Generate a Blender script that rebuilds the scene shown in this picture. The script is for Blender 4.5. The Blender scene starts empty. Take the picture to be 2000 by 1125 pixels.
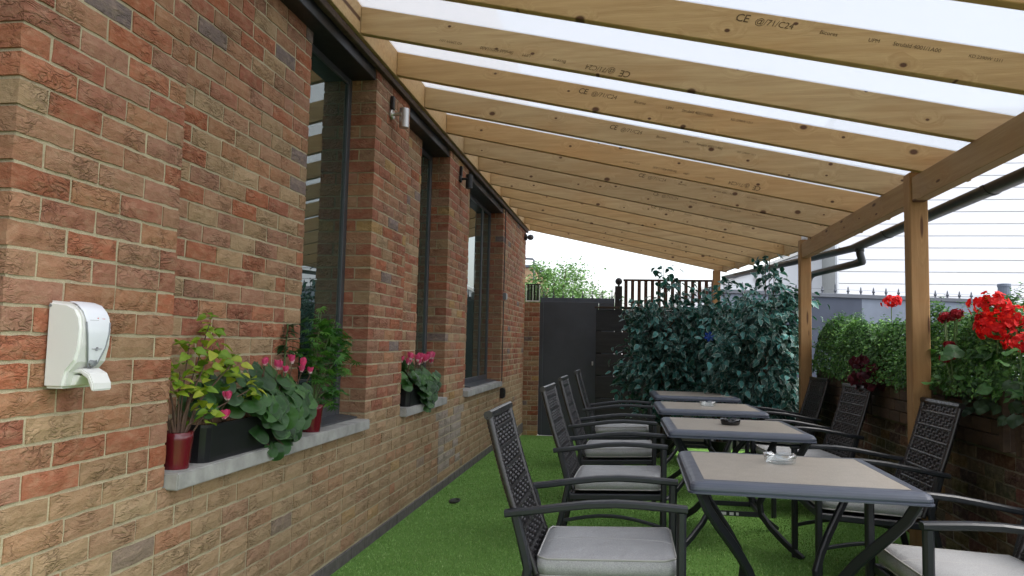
import bpy, bmesh, math, random
import numpy as np
from mathutils import Vector, Matrix, Euler
random.seed(7); RNG = np.random.default_rng(7)
SC = bpy.context.scene
COL = SC.collection
R_ = math.radians

# ------------------------------------------------------------------ camera
F_PX = 1430.0
_yd = Vector((229, -111.5, -F_PX)).normalized()
_xd = Vector((8770, -94.5, F_PX)); _xd = (_xd - _yd * _xd.dot(_yd)).normalized()
_zd = _xd.cross(_yd)
CAM_R = Matrix((_xd, _yd, _zd))            # camera -> world
CAM_C = Vector((1.59, 0.0, 1.28))
cam_d = bpy.data.cameras.new('camera'); cam = bpy.data.objects.new('camera', cam_d); COL.objects.link(cam)
cam.matrix_world = Matrix.Translation(CAM_C) @ CAM_R.to_4x4()
cam_d.sensor_width = 36.0; cam_d.lens = F_PX / 2000 * 36.0
cam_d.clip_start = 0.05; cam_d.clip_end = 500
SC.camera = cam
# ------------------------------------------------------------------ sky, sun, exposure
SUN_EL, SUN_AZ = R_(58), R_(105)           # azimuth measured clockwise from +Y
w = bpy.data.worlds.new('World'); SC.world = w; w.use_nodes = True
nt = w.node_tree; nt.nodes.clear()
sky = nt.nodes.new('ShaderNodeTexSky'); sky.sky_type = 'NISHITA'; sky.sun_disc = False
sky.sun_elevation = SUN_EL; sky.sun_rotation = SUN_AZ
sky.air_density = 1.0; sky.dust_density = 3.0; sky.ozone_density = 1.0
hs = nt.nodes.new('ShaderNodeHueSaturation'); hs.inputs['Saturation'].default_value = 0.34; hs.inputs['Value'].default_value = 1.0
bg = nt.nodes.new('ShaderNodeBackground'); bg.inputs['Strength'].default_value = 0.15
wo = nt.nodes.new('ShaderNodeOutputWorld')
nt.links.new(sky.outputs[0], hs.inputs['Color']); nt.links.new(hs.outputs[0], bg.inputs[0]); nt.links.new(bg.outputs[0], wo.inputs[0])
sd = bpy.data.lights.new('sun', 'SUN'); sd.energy = 0.9; sd.angle = R_(30); sd.color = (1, 0.97, 0.93)
sun = bpy.data.objects.new('sun', sd); COL.objects.link(sun)
_sv = Vector((math.sin(SUN_AZ) * math.cos(SUN_EL), math.cos(SUN_AZ) * math.cos(SUN_EL), math.sin(SUN_EL)))
sun.rotation_euler = _sv.to_track_quat('Z', 'Y').to_euler()
vs = SC.view_settings; vs.view_transform = 'Standard'; vs.look = 'None'; vs.exposure = 1.60; vs.gamma = 1; vs.use_curve_mapping = False
cy = SC.cycles; cy.use_denoising = True; cy.max_bounces = 10; cy.diffuse_bounces = 5; cy.glossy_bounces = 4
cy.transmission_bounces = 8; cy.transparent_max_bounces = 16; cy.caustics_reflective = False; cy.caustics_refractive = False
cy.sample_clamp_indirect = 8

# ------------------------------------------------------------------ materials
MATS = {}
class NB:
    def __init__(s, name):
        s.m = bpy.data.materials.new(name); s.m.use_nodes = True; s.t = s.m.node_tree; s.t.nodes.clear()
        s.out = s.n('ShaderNodeOutputMaterial')
    def n(s, typ, **kw):
        nd = s.t.nodes.new('ShaderNode' + typ if not typ.startswith('ShaderNode') else typ)
        for k, v in kw.items():
            if k.startswith('_'): setattr(nd, k[1:], v)
            else:
                key = int(k[1:]) if k[0] == 'i' and k[1:].isdigit() else k.replace('__', ' ')
                s.set(nd.inputs[key], v)
        return nd
    def set(s, inp, v):
        if isinstance(v, bpy.types.NodeSocket): s.t.links.new(v, inp)
        elif isinstance(v, bpy.types.Node): s.t.links.new(v.outputs[0], inp)
        else: inp.default_value = (*v, 1) if (isinstance(v, tuple) and len(v) == 3 and inp.type == 'RGBA') else v
    def math(s, op, a, b=0.0, c=0.0, clamp=False):
        nd = s.n('Math', _operation=op, _use_clamp=clamp); s.set(nd.inputs[0], a); s.set(nd.inputs[1], b); s.set(nd.inputs[2], c); return nd.outputs[0]
    def vmath(s, op, a, b=(0, 0, 0)):
        nd = s.n('VectorMath', _operation=op); s.set(nd.inputs[0], a); s.set(nd.inputs[1], b); return nd.outputs[0]
    def noise(s, vec, scale, detail=4.0, rough=0.55, dist=0.0):
        nd = s.n('TexNoise'); s.set(nd.inputs['Vector'], vec); s.set(nd.inputs['Scale'], scale); nd.inputs['Detail'].default_value = detail
        nd.inputs['Roughness'].default_value = rough; nd.inputs['Distortion'].default_value = dist; return nd.outputs[0]
    def ramp(s, f, stops, interp='LINEAR'):
        nd = s.n('ValToRGB'); s.set(nd.inputs[0], f); cr = nd.color_ramp; cr.interpolation = interp
        while len(cr.elements) < len(stops): cr.elements.new(0.5)
        for e, (p, c) in zip(cr.elements, stops):
            e.position = p; e.color = (*c, 1) if not isinstance(c, (int, float)) else (c, c, c, 1)
        return nd.outputs[0]
    def mix(s, f, a, b, mode='MIX'):
        nd = s.n('Mix', _data_type='RGBA', _blend_type=mode); s.set(nd.inputs[0], f); s.set(nd.inputs[6], a); s.set(nd.inputs[7], b); return nd.outputs[2]
    def bump(s, h, strength=0.5, dist=0.01):
        nd = s.n('Bump'); s.set(nd.inputs['Height'], h); nd.inputs['Strength'].default_value = strength; nd.inputs['Distance'].default_value = dist; return nd.outputs[0]
    def bsdf(s, color, rough=0.7, normal=None, spec=0.5, metal=0.0, **kw):
        nd = s.n('BsdfPrincipled'); s.set(nd.inputs['Base Color'], color); s.set(nd.inputs['Roughness'], rough)
        nd.inputs['Specular IOR Level'].default_value = spec; s.set(nd.inputs['Metallic'], metal)
        if normal is not None: s.set(nd.inputs['Normal'], normal)
        for k, v in kw.items(): s.set(nd.inputs[k.replace('__', ' ')], v)
        return nd
    def done(s, sh):
        s.set(s.out.inputs['Surface'], sh if isinstance(sh, bpy.types.NodeSocket) else sh.outputs[0]); MATS[s.m.name] = s.m; return s.m
    def pos(s): return s.n('NewGeometry').outputs['Position']
    def objco(s): return s.n('TexCoord').outputs['Object']
    def objrand(s): return s.n('ObjectInfo').outputs['Random']
    def attr(s, name, out='Fac'): return s.n('Attribute', _attribute_name=name).outputs[out]
    def scaled(s, v, sc): return s.vmath('MULTIPLY', v, sc)

def plain(name, color, rough=0.6, spec=0.5, metal=0.0, var=0.15, nscale=8.0, bump=0.0, bscale=60, bdist=0.003, fine=True):
    b = NB(name); p = b.pos()
    n1 = b.noise(p, nscale, 5)
    lo = tuple(c * (1 - var) for c in color); hi = tuple(min(1, c * (1 + var)) for c in color)
    col = b.ramp(n1, [(0.3, lo), (0.7, hi)])
    rr = b.math('ADD', b.math('MULTIPLY', b.noise(p, nscale * 2.3, 4), 0.2), rough - 0.1)
    nrm = b.bump(b.noise(p, bscale, 5), bump, bdist) if bump else None
    return b.done(b.bsdf(col, rr, nrm, spec, metal))

def brick_material():
    b = NB('brick'); p = b.pos()
    oi = b.n('ObjectInfo')
    base = b.mix(1.0, oi.outputs['Color'], b.attr('bcol', 'Color'), 'ADD')
    wob = b.n('TexNoise'); b.set(wob.inputs['Vector'], p); wob.inputs['Scale'].default_value = 9.0; wob.inputs['Detail'].default_value = 3
    pw = b.vmath('ADD', b.scaled(p, (1.0, 0.75, 1.7)), b.scaled(wob.outputs['Color'], (0.09, 0.09, 0.09)))
    c1 = b.noise(pw, 26, 3, 0.5, 0.6)
    ridge = b.math('ABSOLUTE', b.math('SUBTRACT', c1, 0.5))
    crease = b.math('SUBTRACT', 1.0, b.math('MULTIPLY', ridge, 14.0), clamp=True)            # thin folds
    patch = b.noise(b.vmath('ADD', p, (3.1, 7.7, 1.3)), 6.5, 3)
    crease = b.math('MULTIPLY', crease, b.math('MULTIPLY', b.math('SUBTRACT', patch, 0.46), 6.0, clamp=True))
    lumps = b.noise(pw, 38, 5, 0.6)
    fine = b.noise(p, 260, 4, 0.6)
    h = b.math('ADD', b.math('SUBTRACT', b.math('MULTIPLY', lumps, b.math('ADD', b.math('MULTIPLY', patch, 1.6), 0.1)), b.math('MULTIPLY', crease, 0.8)), b.math('MULTIPLY', fine, 0.22))
    nrm = b.bump(h, 0.8, 0.011)
    # sand face: paler dusting and darker burnt blotches that belong to each brick
    v1 = b.noise(b.scaled(p, (1, 1, 1.5)), 22, 4, 0.6)
    col = b.mix(b.math('MULTIPLY', b.math('SUBTRACT', v1, 0.46), 3.2, clamp=True), base, b.mix(0.35, base, (0.50, 0.36, 0.23)))
    col = b.mix(b.math('MULTIPLY', b.math('SUBTRACT', 0.42, v1), 4.0, clamp=True), col, b.mix(1.0, base, (0.66, 0.58, 0.56), 'MULTIPLY'))
    spk = b.noise(p, 420, 2)
    col = b.mix(b.math('MULTIPLY', b.math('SUBTRACT', spk, 0.60), 4.0, clamp=True), col, b.mix(1.0, col, (0.5, 0.47, 0.47), 'MULTIPLY'))
    col = b.mix(b.math('MULTIPLY', crease, 0.2), col, b.mix(1.0, col, (0.42, 0.36, 0.36), 'MULTIPLY'))  # creases darkened in the colour, imitating shade inside the folds
    # old damp and dirt: broad irregular stains
    stn = b.noise(b.scaled(p, (1, 0.6, 1.0)), 1.7, 5, 0.65)
    col = b.mix(b.math('MULTIPLY', b.math('SUBTRACT', stn, 0.52), 2.6, clamp=True), col, b.mix(1.0, col, (0.74, 0.70, 0.66), 'MULTIPLY'))
    return b.done(b.bsdf(col, 0.92, nrm, 0.2))
brick_material()
def mortar_material(name, c):
    b = NB(name); p = b.pos(); n1 = b.noise(p, 7, 5); n2 = b.noise(p, 320, 3)
    col = b.ramp(n1, [(0.3, tuple(x * 0.78 for x in c)), (0.7, tuple(x * 1.12 for x in c))])
    col = b.mix(0.35, col, b.ramp(n2, [(0.35, (0.2, 0.17, 0.12)), (0.65, (0.62, 0.55, 0.42))]))
    return b.done(b.bsdf(col, 0.95, b.bump(b.math('ADD', n2, b.noise(p, 60, 3)), 0.5, 0.004), 0.15))
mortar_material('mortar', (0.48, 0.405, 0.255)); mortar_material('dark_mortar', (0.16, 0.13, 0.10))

def wood_material(name, lo, hi, knot=(0.10, 0.045, 0.02), stripe=(1.0, 16.0, 16.0), rough=0.75, tint=0.2, knots=True, kscale=(2.6, 1.0, 9.0), kax=(0, 2)):
    b = NB(name); oi = b.n('ObjectInfo')
    off = b.vmath('MULTIPLY', b.n('CombineXYZ', X=oi.outputs['Random'], Y=oi.outputs['Random'], Z=oi.outputs['Random']).outputs[0], (37.0, 53.0, 91.0))
    p = b.vmath('ADD', b.objco(), off)
    kn = None
    if knots:
        sx = b.n('SeparateXYZ', Vector=b.scaled(p, kscale)); kp = b.n('CombineXYZ', X=sx.outputs[kax[0]], Y=sx.outputs[kax[1]]).outputs[0]
        vo = b.n('TexVoronoi', _feature='F1', _voronoi_dimensions='2D'); b.set(vo.inputs['Vector'], kp); vo.inputs['Scale'].default_value = 1.0; vo.inputs['Randomness'].default_value = 0.95
        sc_ = b.n('SeparateColor', Color=vo.outputs['Color']); here = b.math('GREATER_THAN', sc_.outputs[0], 0.42)
        kd = b.math('MULTIPLY', b.math('SUBTRACT', 1.0, b.math('MULTIPLY', vo.outputs['Distance'], b.math('ADD', b.math('MULTIPLY', sc_.outputs[1], 14.0), 7.0)), clamp=True), here)
        kn = b.math('MULTIPLY', kd, 2.4, clamp=True)
        swirl = b.math('MULTIPLY', b.math('SUBTRACT', 1.0, b.math('MULTIPLY', vo.outputs['Distance'], 2.6), clamp=True), here)
    g = b.scaled(p, stripe)
    if knots: g = b.vmath('ADD', g, b.vmath('MULTIPLY', b.n('CombineXYZ', X=0.0, Y=swirl, Z=swirl).outputs[0], (0, 1.2, 1.2)))
    n1 = b.noise(g, 2.2, 5, 0.6, 0.4)
    n2 = b.noise(b.scaled(p, tuple(x * 3 for x in stripe)), 4.0, 3)
    col = b.ramp(n1, [(0.28, lo), (0.72, hi)])
    col = b.mix(b.math('MULTIPLY', n2, 0.35), col, b.mix(1.0, col, (0.72, 0.62, 0.5), 'MULTIPLY'))
    blot = b.noise(b.scaled(p, (0.8, 1.5, 3.0)), 2.0, 3)
    col = b.mix(b.math('MULTIPLY', b.math('SUBTRACT', blot, 0.5), 2.2, clamp=True), col, b.mix(1.0, col, (1.0, 0.84, 0.68), 'MULTIPLY'))
    hue = b.ramp(oi.outputs['Random'], [(0.0, (1 - tint, 1 - tint, 1 - tint)), (0.35, (1.0, 1.0, 1.0)), (0.7, (1.0, 0.95, 0.86)), (1.0, (1.0, 0.88, 0.76))])
    col = b.mix(1.0, col, hue, 'MULTIPLY')
    if knots: col = b.mix(kn, col, knot)
    nrm = b.bump(b.math('ADD', n2, n1), 0.25, 0.003)
    return b.done(b.bsdf(col, rough, nrm, 0.3))
wood_material('pine', (0.42, 0.270, 0.130), (0.57, 0.405, 0.215), kscale=(4.4, 1.0, 6.5))
wood_material('beam_pine', (0.29, 0.18, 0.088), (0.39, 0.26, 0.135), stripe=(16.0, 1.0, 16.0), kscale=(1, 2.2, 8), kax=(1, 2))
wood_material('post_wood', (0.27, 0.155, 0.068), (0.37, 0.225, 0.105), stripe=(14.0, 14.0, 0.9), kscale=(11, 11, 1.5), tint=0.1)
wood_material('dark_wood', (0.045, 0.030, 0.022), (0.09, 0.06, 0.042), stripe=(1.0, 14.0, 14.0), knots=False)
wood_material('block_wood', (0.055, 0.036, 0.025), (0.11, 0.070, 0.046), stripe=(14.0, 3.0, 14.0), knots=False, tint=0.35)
wood_material('brown_slat', (0.07, 0.03, 0.022), (0.11, 0.055, 0.04), stripe=(14.0, 14.0, 1.0), knots=False)
wood_material('charcoal_board', (0.018, 0.018, 0.021), (0.036, 0.036, 0.040), stripe=(1.5, 14.0, 14.0), knots=False, rough=0.6)
wood_material('bark', (0.07, 0.05, 0.035), (0.14, 0.10, 0.07), stripe=(14.0, 14.0, 2.0), knots=False)

plain('window_frame_grey', (0.055, 0.060, 0.067), 0.4, 0.5, var=0.08)
plain('black_plastic', (0.012, 0.012, 0.014), 0.35, 0.5, var=0.1)
plain('black_metal', (0.011, 0.0115, 0.013), 0.45, 0.5, var=0.12)
plain('gutter_black', (0.022, 0.026, 0.033), 0.35, 0.5, var=0.1)
plain('concrete', (0.34, 0.33, 0.31), 0.9, 0.2, var=0.25, nscale=9, bump=0.4, bscale=90, bdist=0.003)
plain('steel', (0.55, 0.54, 0.52), 0.32, 0.5, metal=1.0, var=0.08)
plain('galvanised', (0.62, 0.64, 0.66), 0.4, 0.5, metal=0.7, var=0.15, nscale=40)
plain('white_plastic', (0.72, 0.72, 0.69), 0.32, 0.5, var=0.03)
plain('white_gloss', (0.78, 0.80, 0.84), 0.12, 0.6, var=0.02)
plain('grey_plastic', (0.20, 0.21, 0.22), 0.3, 0.5, var=0.05)
plain('red_print', (0.55, 0.08, 0.08), 0.4, var=0.02)
plain('grey_print', (0.18, 0.18, 0.2), 0.4, var=0.02)
plain('ink', (0.13, 0.085, 0.045), 0.9, 0.1, var=0.3, nscale=60)
plain('red_pot', (0.115, 0.008, 0.013), 0.22, 0.6, var=0.1)
plain('soil', (0.035, 0.025, 0.018), 0.95, 0.1, var=0.4, nscale=60, bump=0.8, bscale=120)
plain('chair_metal', (0.015, 0.0165, 0.021), 0.42, 0.5, var=0.08)
plain('table_rim', (0.070, 0.080, 0.108), 0.36, 0.5, var=0.06)
plain('gate_paint', (0.055, 0.061, 0.074), 0.5, 0.45, var=0.15, nscale=3, bump=0.12, bscale=40)
plain('slate_paint', (0.13, 0.155, 0.20), 0.8, 0.3, var=0.12, nscale=2.5, bump=0.3, bscale=60)
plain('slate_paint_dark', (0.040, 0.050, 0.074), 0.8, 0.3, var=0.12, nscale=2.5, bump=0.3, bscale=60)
plain('slate_coping', (0.085, 0.095, 0.115), 0.7, 0.3, var=0.12, nscale=4)
plain('white_cladding', (0.70, 0.72, 0.76), 0.5, 0.4, var=0.02, nscale=1.0)
plain('cladding_gap', (0.30, 0.31, 0.30), 0.7, var=0.05)
plain('tan_brick', (0.36, 0.24, 0.15), 0.9, 0.2, var=0.25, nscale=3)
plain('paving', (0.21, 0.20, 0.19), 0.9, 0.2, var=0.25, nscale=1.5, bump=0.3, bscale=30)
plain('dark_engineering_brick', (0.12, 0.108, 0.10), 0.75, 0.3, var=0.25, nscale=20, bump=0.4, bscale=80)
plain('rattan', (0.020, 0.0175, 0.0185), 0.30, 0.6, var=0.3, nscale=30)
plain('stem_green', (0.10, 0.16, 0.05), 0.6, var=0.3, nscale=30)
plain('stem_brown', (0.10, 0.055, 0.035), 0.7, var=0.3, nscale=30)
plain('cable', (0.01, 0.01, 0.011), 0.4, var=0.1)
plain('lens', (0.004, 0.004, 0.005), 0.08, 0.8, var=0.0)
plain('paper_label', (0.62, 0.62, 0.60), 0.6, var=0.1, nscale=200)
plain('blue_print', (0.02, 0.08, 0.42), 0.5, var=0.25, nscale=30)
plain('piping', (0.40, 0.39, 0.37), 0.9, 0.1, var=0.05)

def fabric():
    b = NB('cushion_fabric'); p = b.pos()
    wv = b.math('MULTIPLY', b.noise(b.scaled(p, (1, 6, 1)), 190, 2), b.noise(b.scaled(p, (6, 1, 1)), 190, 2))
    col = b.mix(0.55, b.ramp(b.noise(p, 5, 4), [(0.3, (0.33, 0.33, 0.335)), (0.7, (0.40, 0.40, 0.405))]), b.ramp(wv, [(0.14, (0.22, 0.22, 0.22)), (0.36, (0.48, 0.48, 0.48))]))
    h = b.math('ADD', b.math('MULTIPLY', b.noise(p, 9, 3, 0.5, 0.5), 3.0), b.math('MULTIPLY', wv, 0.25))
    return b.done(b.bsdf(col, 0.95, b.bump(h, 0.45, 0.008), 0.1))
fabric()
def stone_top():
    b = NB('stone_top'); p = b.pos()
    col = b.ramp(b.noise(p, 14, 6, 0.65), [(0.3, (0.33, 0.285, 0.230)), (0.7, (0.43, 0.375, 0.305))])
    col = b.mix(0.4, col, b.ramp(b.noise(p, 260, 3), [(0.38, (0.20, 0.175, 0.15)), (0.62, (0.44, 0.40, 0.35))]))
    return b.done(b.bsdf(col, 0.34, b.bump(b.noise(p, 300, 3), 0.08, 0.001), 0.4))
stone_top()
def glass_pane():
    b = NB('window_glass'); p = b.pos()
    g = b.n('BsdfGlossy', Color=(0.92, 0.97, 0.93), Roughness=0.012)
    d = b.bsdf((0.020, 0.036, 0.029), 0.2, None, 0.0)
    fr = b.n('Fresnel', IOR=3.2); b.set(fr.inputs['Normal'], b.bump(b.noise(p, 1.1, 2), 0.03, 0.02))
    mx = b.n('MixShader', Fac=fr.outputs[0]); b.set(mx.inputs[1], d); b.set(mx.inputs[2], g)
    return b.done(mx)
glass_pane()
def clear_glass():
    b = NB('clear_glass')
    tr = b.n('BsdfTransparent', Color=(0.90, 0.93, 0.94)); gl = b.n('BsdfGlossy', Color=(1, 1, 1), Roughness=0.03)
    lw = b.n('LayerWeight', Blend=0.35); m = b.n('MixShader', Fac=b.math('ADD', b.math('MULTIPLY', lw.outputs['Facing'], 0.55), 0.08, clamp=True)); b.set(m.inputs[1], tr); b.set(m.inputs[2], gl)
    return b.done(m)
clear_glass()
b = NB('black_glass'); b.done(b.bsdf((0.008, 0.008, 0.009), 0.06, None, 0.6))
def polycarb():
    b = NB('polycarbonate'); oc = b.objco()
    y = b.n('SeparateXYZ', Vector=oc).outputs[1]
    rib = b.math('ABSOLUTE', b.math('SUBTRACT', b.math('FRACT', b.math('MULTIPLY', y, 1 / 0.016)), 0.5))     # twin-wall ribs run down the slope
    rf = b.math('MULTIPLY', b.math('SUBTRACT', rib, 0.40), 8.0, clamp=True)
    tl = b.n('BsdfTranslucent'); b.set(tl.inputs[0], b.mix(b.math('MULTIPLY', rf, 0.9), (0.57, 0.59, 0.615), (0.20, 0.22, 0.25)))
    tr = b.n('BsdfTransparent', Color=(0.63, 0.65, 0.675))
    gl = b.n('BsdfGlossy', Color=(1, 1, 1), Roughness=0.15)
    m1 = b.n('MixShader', Fac=b.math('SUBTRACT', 0.5, b.math('MULTIPLY', rf, 0.4))); b.set(m1.inputs[1], tl); b.set(m1.inputs[2], tr)
    m2 = b.n('MixShader', Fac=0.05); b.set(m2.inputs[1], m1); b.set(m2.inputs[2], gl)
    return b.done(m2)
polycarb()
def turf():
    b = NB('turf_base'); p = b.pos()
    col = b.ramp(b.noise(p, 3, 4), [(0.3, (0.150, 0.305, 0.060)), (0.7, (0.190, 0.365, 0.082))])
    col = b.mix(0.5, col, b.ramp(b.noise(p, 240, 3), [(0.35, (0.05, 0.13, 0.018)), (0.65, (0.20, 0.38, 0.09))]))
    return b.done(b.bsdf(col, 0.85, b.bump(b.noise(p, 220, 3), 0.9, 0.012), 0.2))
turf()
def blade_mat():
    b = NB('turf_blade'); r = b.attr('rnd')
    col = b.ramp(r, [(0.0, (0.155, 0.315, 0.062)), (0.5, (0.23, 0.42, 0.10)), (0.85, (0.32, 0.52, 0.16)), (1.0, (0.42, 0.52, 0.23))])
    big = b.noise(b.pos(), 2.2, 4)
    col = b.mix(1.0, col, b.ramp(big, [(0.3, (0.74, 0.8, 0.7)), (0.7, (1.1, 1.06, 1.1))]), 'MULTIPLY')
    return b.done(b.bsdf(col, 0.6, None, 0.3))
blade_mat()
def leaf_mat(name, stops, rim=None, rim_at=0.55, trans=0.35, rough=0.45, vein=0.35, spec=0.4):
    """stops: colour ramp over per-leaf random; rim: colour of the leaf margin (attribute 'rim' runs 0 midrib .. 1 edge)"""
    b = NB(name); r = b.math('FRACT', b.math('ADD', b.attr('rnd'), b.objrand()))
    col = b.ramp(r, stops); p = b.pos()
    col = b.mix(1.0, col, b.ramp(b.noise(p, 35, 4), [(0.3, (0.72, 0.75, 0.72)), (0.7, (1.15, 1.12, 1.1))]), 'MULTIPLY')
    if rim:
        e = b.math('ADD', b.attr('rim'), b.math('MULTIPLY', b.math('SUBTRACT', b.noise(p, 60, 3), 0.5), 0.7))
        col = b.mix(b.math('MULTIPLY', b.math('SUBTRACT', e, rim_at), 5.0, clamp=True), col, rim)
    d = b.bsdf(col, rough, None, spec)
    t = b.n('BsdfTranslucent'); b.set(t.inputs[0], b.mix(1.0, col, (1.0, 1.1, 0.6), 'MULTIPLY'))
    m = b.n('MixShader', Fac=trans); b.set(m.inputs[1], d); b.set(m.inputs[2], t)
    return b.done(m)
leaf_mat('ficus_leaf', [(0, (0.008, 0.048, 0.038)), (0.4, (0.017, 0.092, 0.076)), (0.75, (0.036, 0.165, 0.148)), (1, (0.095, 0.32, 0.31))], (0.42, 0.50, 0.43), 0.81, 0.12, 0.45)
leaf_mat('cyclamen_leaf', [(0, (0.014, 0.048, 0.010)), (0.6, (0.026, 0.085, 0.017)), (1, (0.060, 0.155, 0.030))], (0.045, 0.115, 0.03), 0.85, 0.2, 0.4)
leaf_mat('lime_leaf', [(0, (0.12, 0.25, 0.02)), (0.5, (0.26, 0.37, 0.03)), (1, (0.44, 0.46, 0.05))], None, 1, 0.35, 0.5)
leaf_mat('feather_leaf', [(0, (0.03, 0.11, 0.02)), (0.6, (0.06, 0.19, 0.03)), (1, (0.12, 0.28, 0.04))], None, 1, 0.35, 0.5)
leaf_mat('dark_leaf', [(0, (0.015, 0.05, 0.015)), (1, (0.035, 0.10, 0.025))], None, 1, 0.2, 0.45)
leaf_mat('shrub_leaf', [(0, (0.020, 0.070, 0.014)), (0.5, (0.050, 0.145, 0.028)), (0.85, (0.10, 0.24, 0.05)), (1, (0.19, 0.36, 0.09))], None, 1, 0.3, 0.55)
leaf_mat('geranium_leaf', [(0, (0.018, 0.065, 0.014)), (0.6, (0.035, 0.11, 0.024)), (1, (0.06, 0.17, 0.035))], None, 1, 0.25, 0.55)
leaf_mat('heuchera_leaf', [(0, (0.030, 0.004, 0.008)), (0.7, (0.075, 0.008, 0.016)), (1, (0.12, 0.02, 0.035))], None, 1, 0.15, 0.6, spec=0.15)
leaf_mat('tree_leaf', [(0, (0.07, 0.16, 0.05)), (0.5, (0.13, 0.25, 0.08)), (1, (0.22, 0.36, 0.14))], None, 1, 0.3, 0.6)
leaf_mat('red_petal', [(0, (0.52, 0.008, 0.012)), (0.6, (0.68, 0.012, 0.015)), (1, (0.78, 0.035, 0.03))], None, 1, 0.3, 0.6, spec=0.2)
leaf_mat('crimson_petal', [(0, (0.20, 0.006, 0.014)), (1, (0.36, 0.015, 0.03))], None, 1, 0.25, 0.6, spec=0.2)
leaf_mat('pink_petal', [(0, (0.62, 0.05, 0.16)), (0.6, (0.74, 0.09, 0.24)), (1, (0.85, 0.2, 0.36))], (0.85, 0.72, 0.74), 0.72, 0.3, 0.6, spec=0.2)

# ------------------------------------------------------------------ mesh helpers
class MB:
    def __init__(s): s.v = []; s.f = []
    def add(s, verts, faces):
        o = len(s.v); s.v += [tuple(v) for v in verts]; s.f += [tuple(i + o for i in f) for f in faces]; return s
    def box(s, x0, x1, y0, y1, z0, z1):
        return s.add([(x0, y0, z0), (x1, y0, z0), (x1, y1, z0), (x0, y1, z0), (x0, y0, z1), (x1, y0, z1), (x1, y1, z1), (x0, y1, z1)],
                     [(0, 3, 2, 1), (4, 5, 6, 7), (0, 1, 5, 4), (1, 2, 6, 5), (2, 3, 7, 6), (3, 0, 4, 7)])
    def sweep(s, path, profile, closed=False, up=(0, 0, 1), caps=True):
        """profile: list of (a,b) in the plane (side, up') ; or function i -> list"""
        n = len(path); P = [Vector(p) for p in path]; rings = []
        for i in range(n):
            if closed: t = P[(i + 1) % n] - P[i - 1]
            else: t = P[min(i + 1, n - 1)] - P[max(i - 1, 0)]
            t.normalize(); u = Vector(up); side = t.cross(u)
            if side.length < 1e-3: side = t.cross(Vector((0, 1, 0)))
            side.normalize(); u2 = side.cross(t)
            k = 1.0
            if 0 < i < n - 1 or closed:
                a = (P[i] - P[i - 1]).normalized(); c = a.dot(t); k = 1 / max(c, 0.5)
            pr = profile(i) if callable(profile) else profile
            rings.append([P[i] + side * (a_ * k) + u2 * b_ for a_, b_ in pr])
        m = len(rings[0]); o = len(s.v)
        for r in rings: s.v += [tuple(v) for v in r]
        for i in range(n if closed else n - 1):
            i2 = (i + 1) % n
            for j in range(m):
                j2 = (j + 1) % m
                s.f.append((o + i * m + j, o + i * m + j2, o + i2 * m + j2, o + i2 * m + j))
        if caps and not closed:
            s.f.append(tuple(o + j for j in range(m))[::-1]); s.f.append(tuple(o + (n - 1) * m + j for j in range(m)))
        return s
    def tube(s, path, r, k=8, closed=False, up=(0, 0, 1)):
        rr = r if callable(r) else (lambda i: r)
        return s.sweep(path, lambda i: [(rr(i) * math.cos(2 * math.pi * j / k), rr(i) * math.sin(2 * math.pi * j / k)) for j in range(k)], closed, up)
    def bar(s, path, w, h, closed=False, up=(0, 0, 1), c=0.25):
        q = min(w, h) * c; a, b_ = w / 2, h / 2
        return s.sweep(path, [(-a + q, -b_), (a - q, -b_), (a, -b_ + q), (a, b_ - q), (a - q, b_), (-a + q, b_), (-a, b_ - q), (-a, -b_ + q)], closed, up)
    def lathe(s, prof, k=20, c=(0, 0, 0), cap=True):
        o = len(s.v)
        for r, z in prof:
            for j in range(k):
                a = 2 * math.pi * j / k; s.v.append((c[0] + r * math.cos(a), c[1] + r * math.sin(a), c[2] + z))
        for i in range(len(prof) - 1):
            for j in range(k):
                j2 = (j + 1) % k; s.f.append((o + i * k + j, o + i * k + j2, o + (i + 1) * k + j2, o + (i + 1) * k + j))
        if cap:
            s.f.append(tuple(o + j for j in range(k))[::-1]); s.f.append(tuple(o + (len(prof) - 1) * k + j for j in range(k)))
        return s
    def mesh(s, name, mat=None, smooth=False, bevel=0.0, seg=1):
        me = bpy.data.meshes.new(name); me.from_pydata(s.v, [], s.f)
        if bevel:
            bm = bmesh.new(); bm.from_mesh(me); bmesh.ops.recalc_face_normals(bm, faces=bm.faces)
            bmesh.ops.bevel(bm, geom=[e for e in bm.edges if len(e.link_faces) == 2 and e.calc_face_angle(0) > 0.6], offset=bevel, segments=seg, affect='EDGES', clamp_overlap=True)
            bm.to_mesh(me); bm.free()
        else:
            bm = bmesh.new(); bm.from_mesh(me); bmesh.ops.recalc_face_normals(bm, faces=bm.faces); bm.to_mesh(me); bm.free()
        if smooth: me.polygons.foreach_set('use_smooth', [True] * len(me.polygons))
        if mat: me.materials.append(MATS[mat])
        return me
    def build(s, name, mat, parent=None, smooth=False, bevel=0.0, seg=1, **kw):
        return link(name, s.mesh(name, mat, smooth, bevel, seg), parent, **kw)

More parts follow.
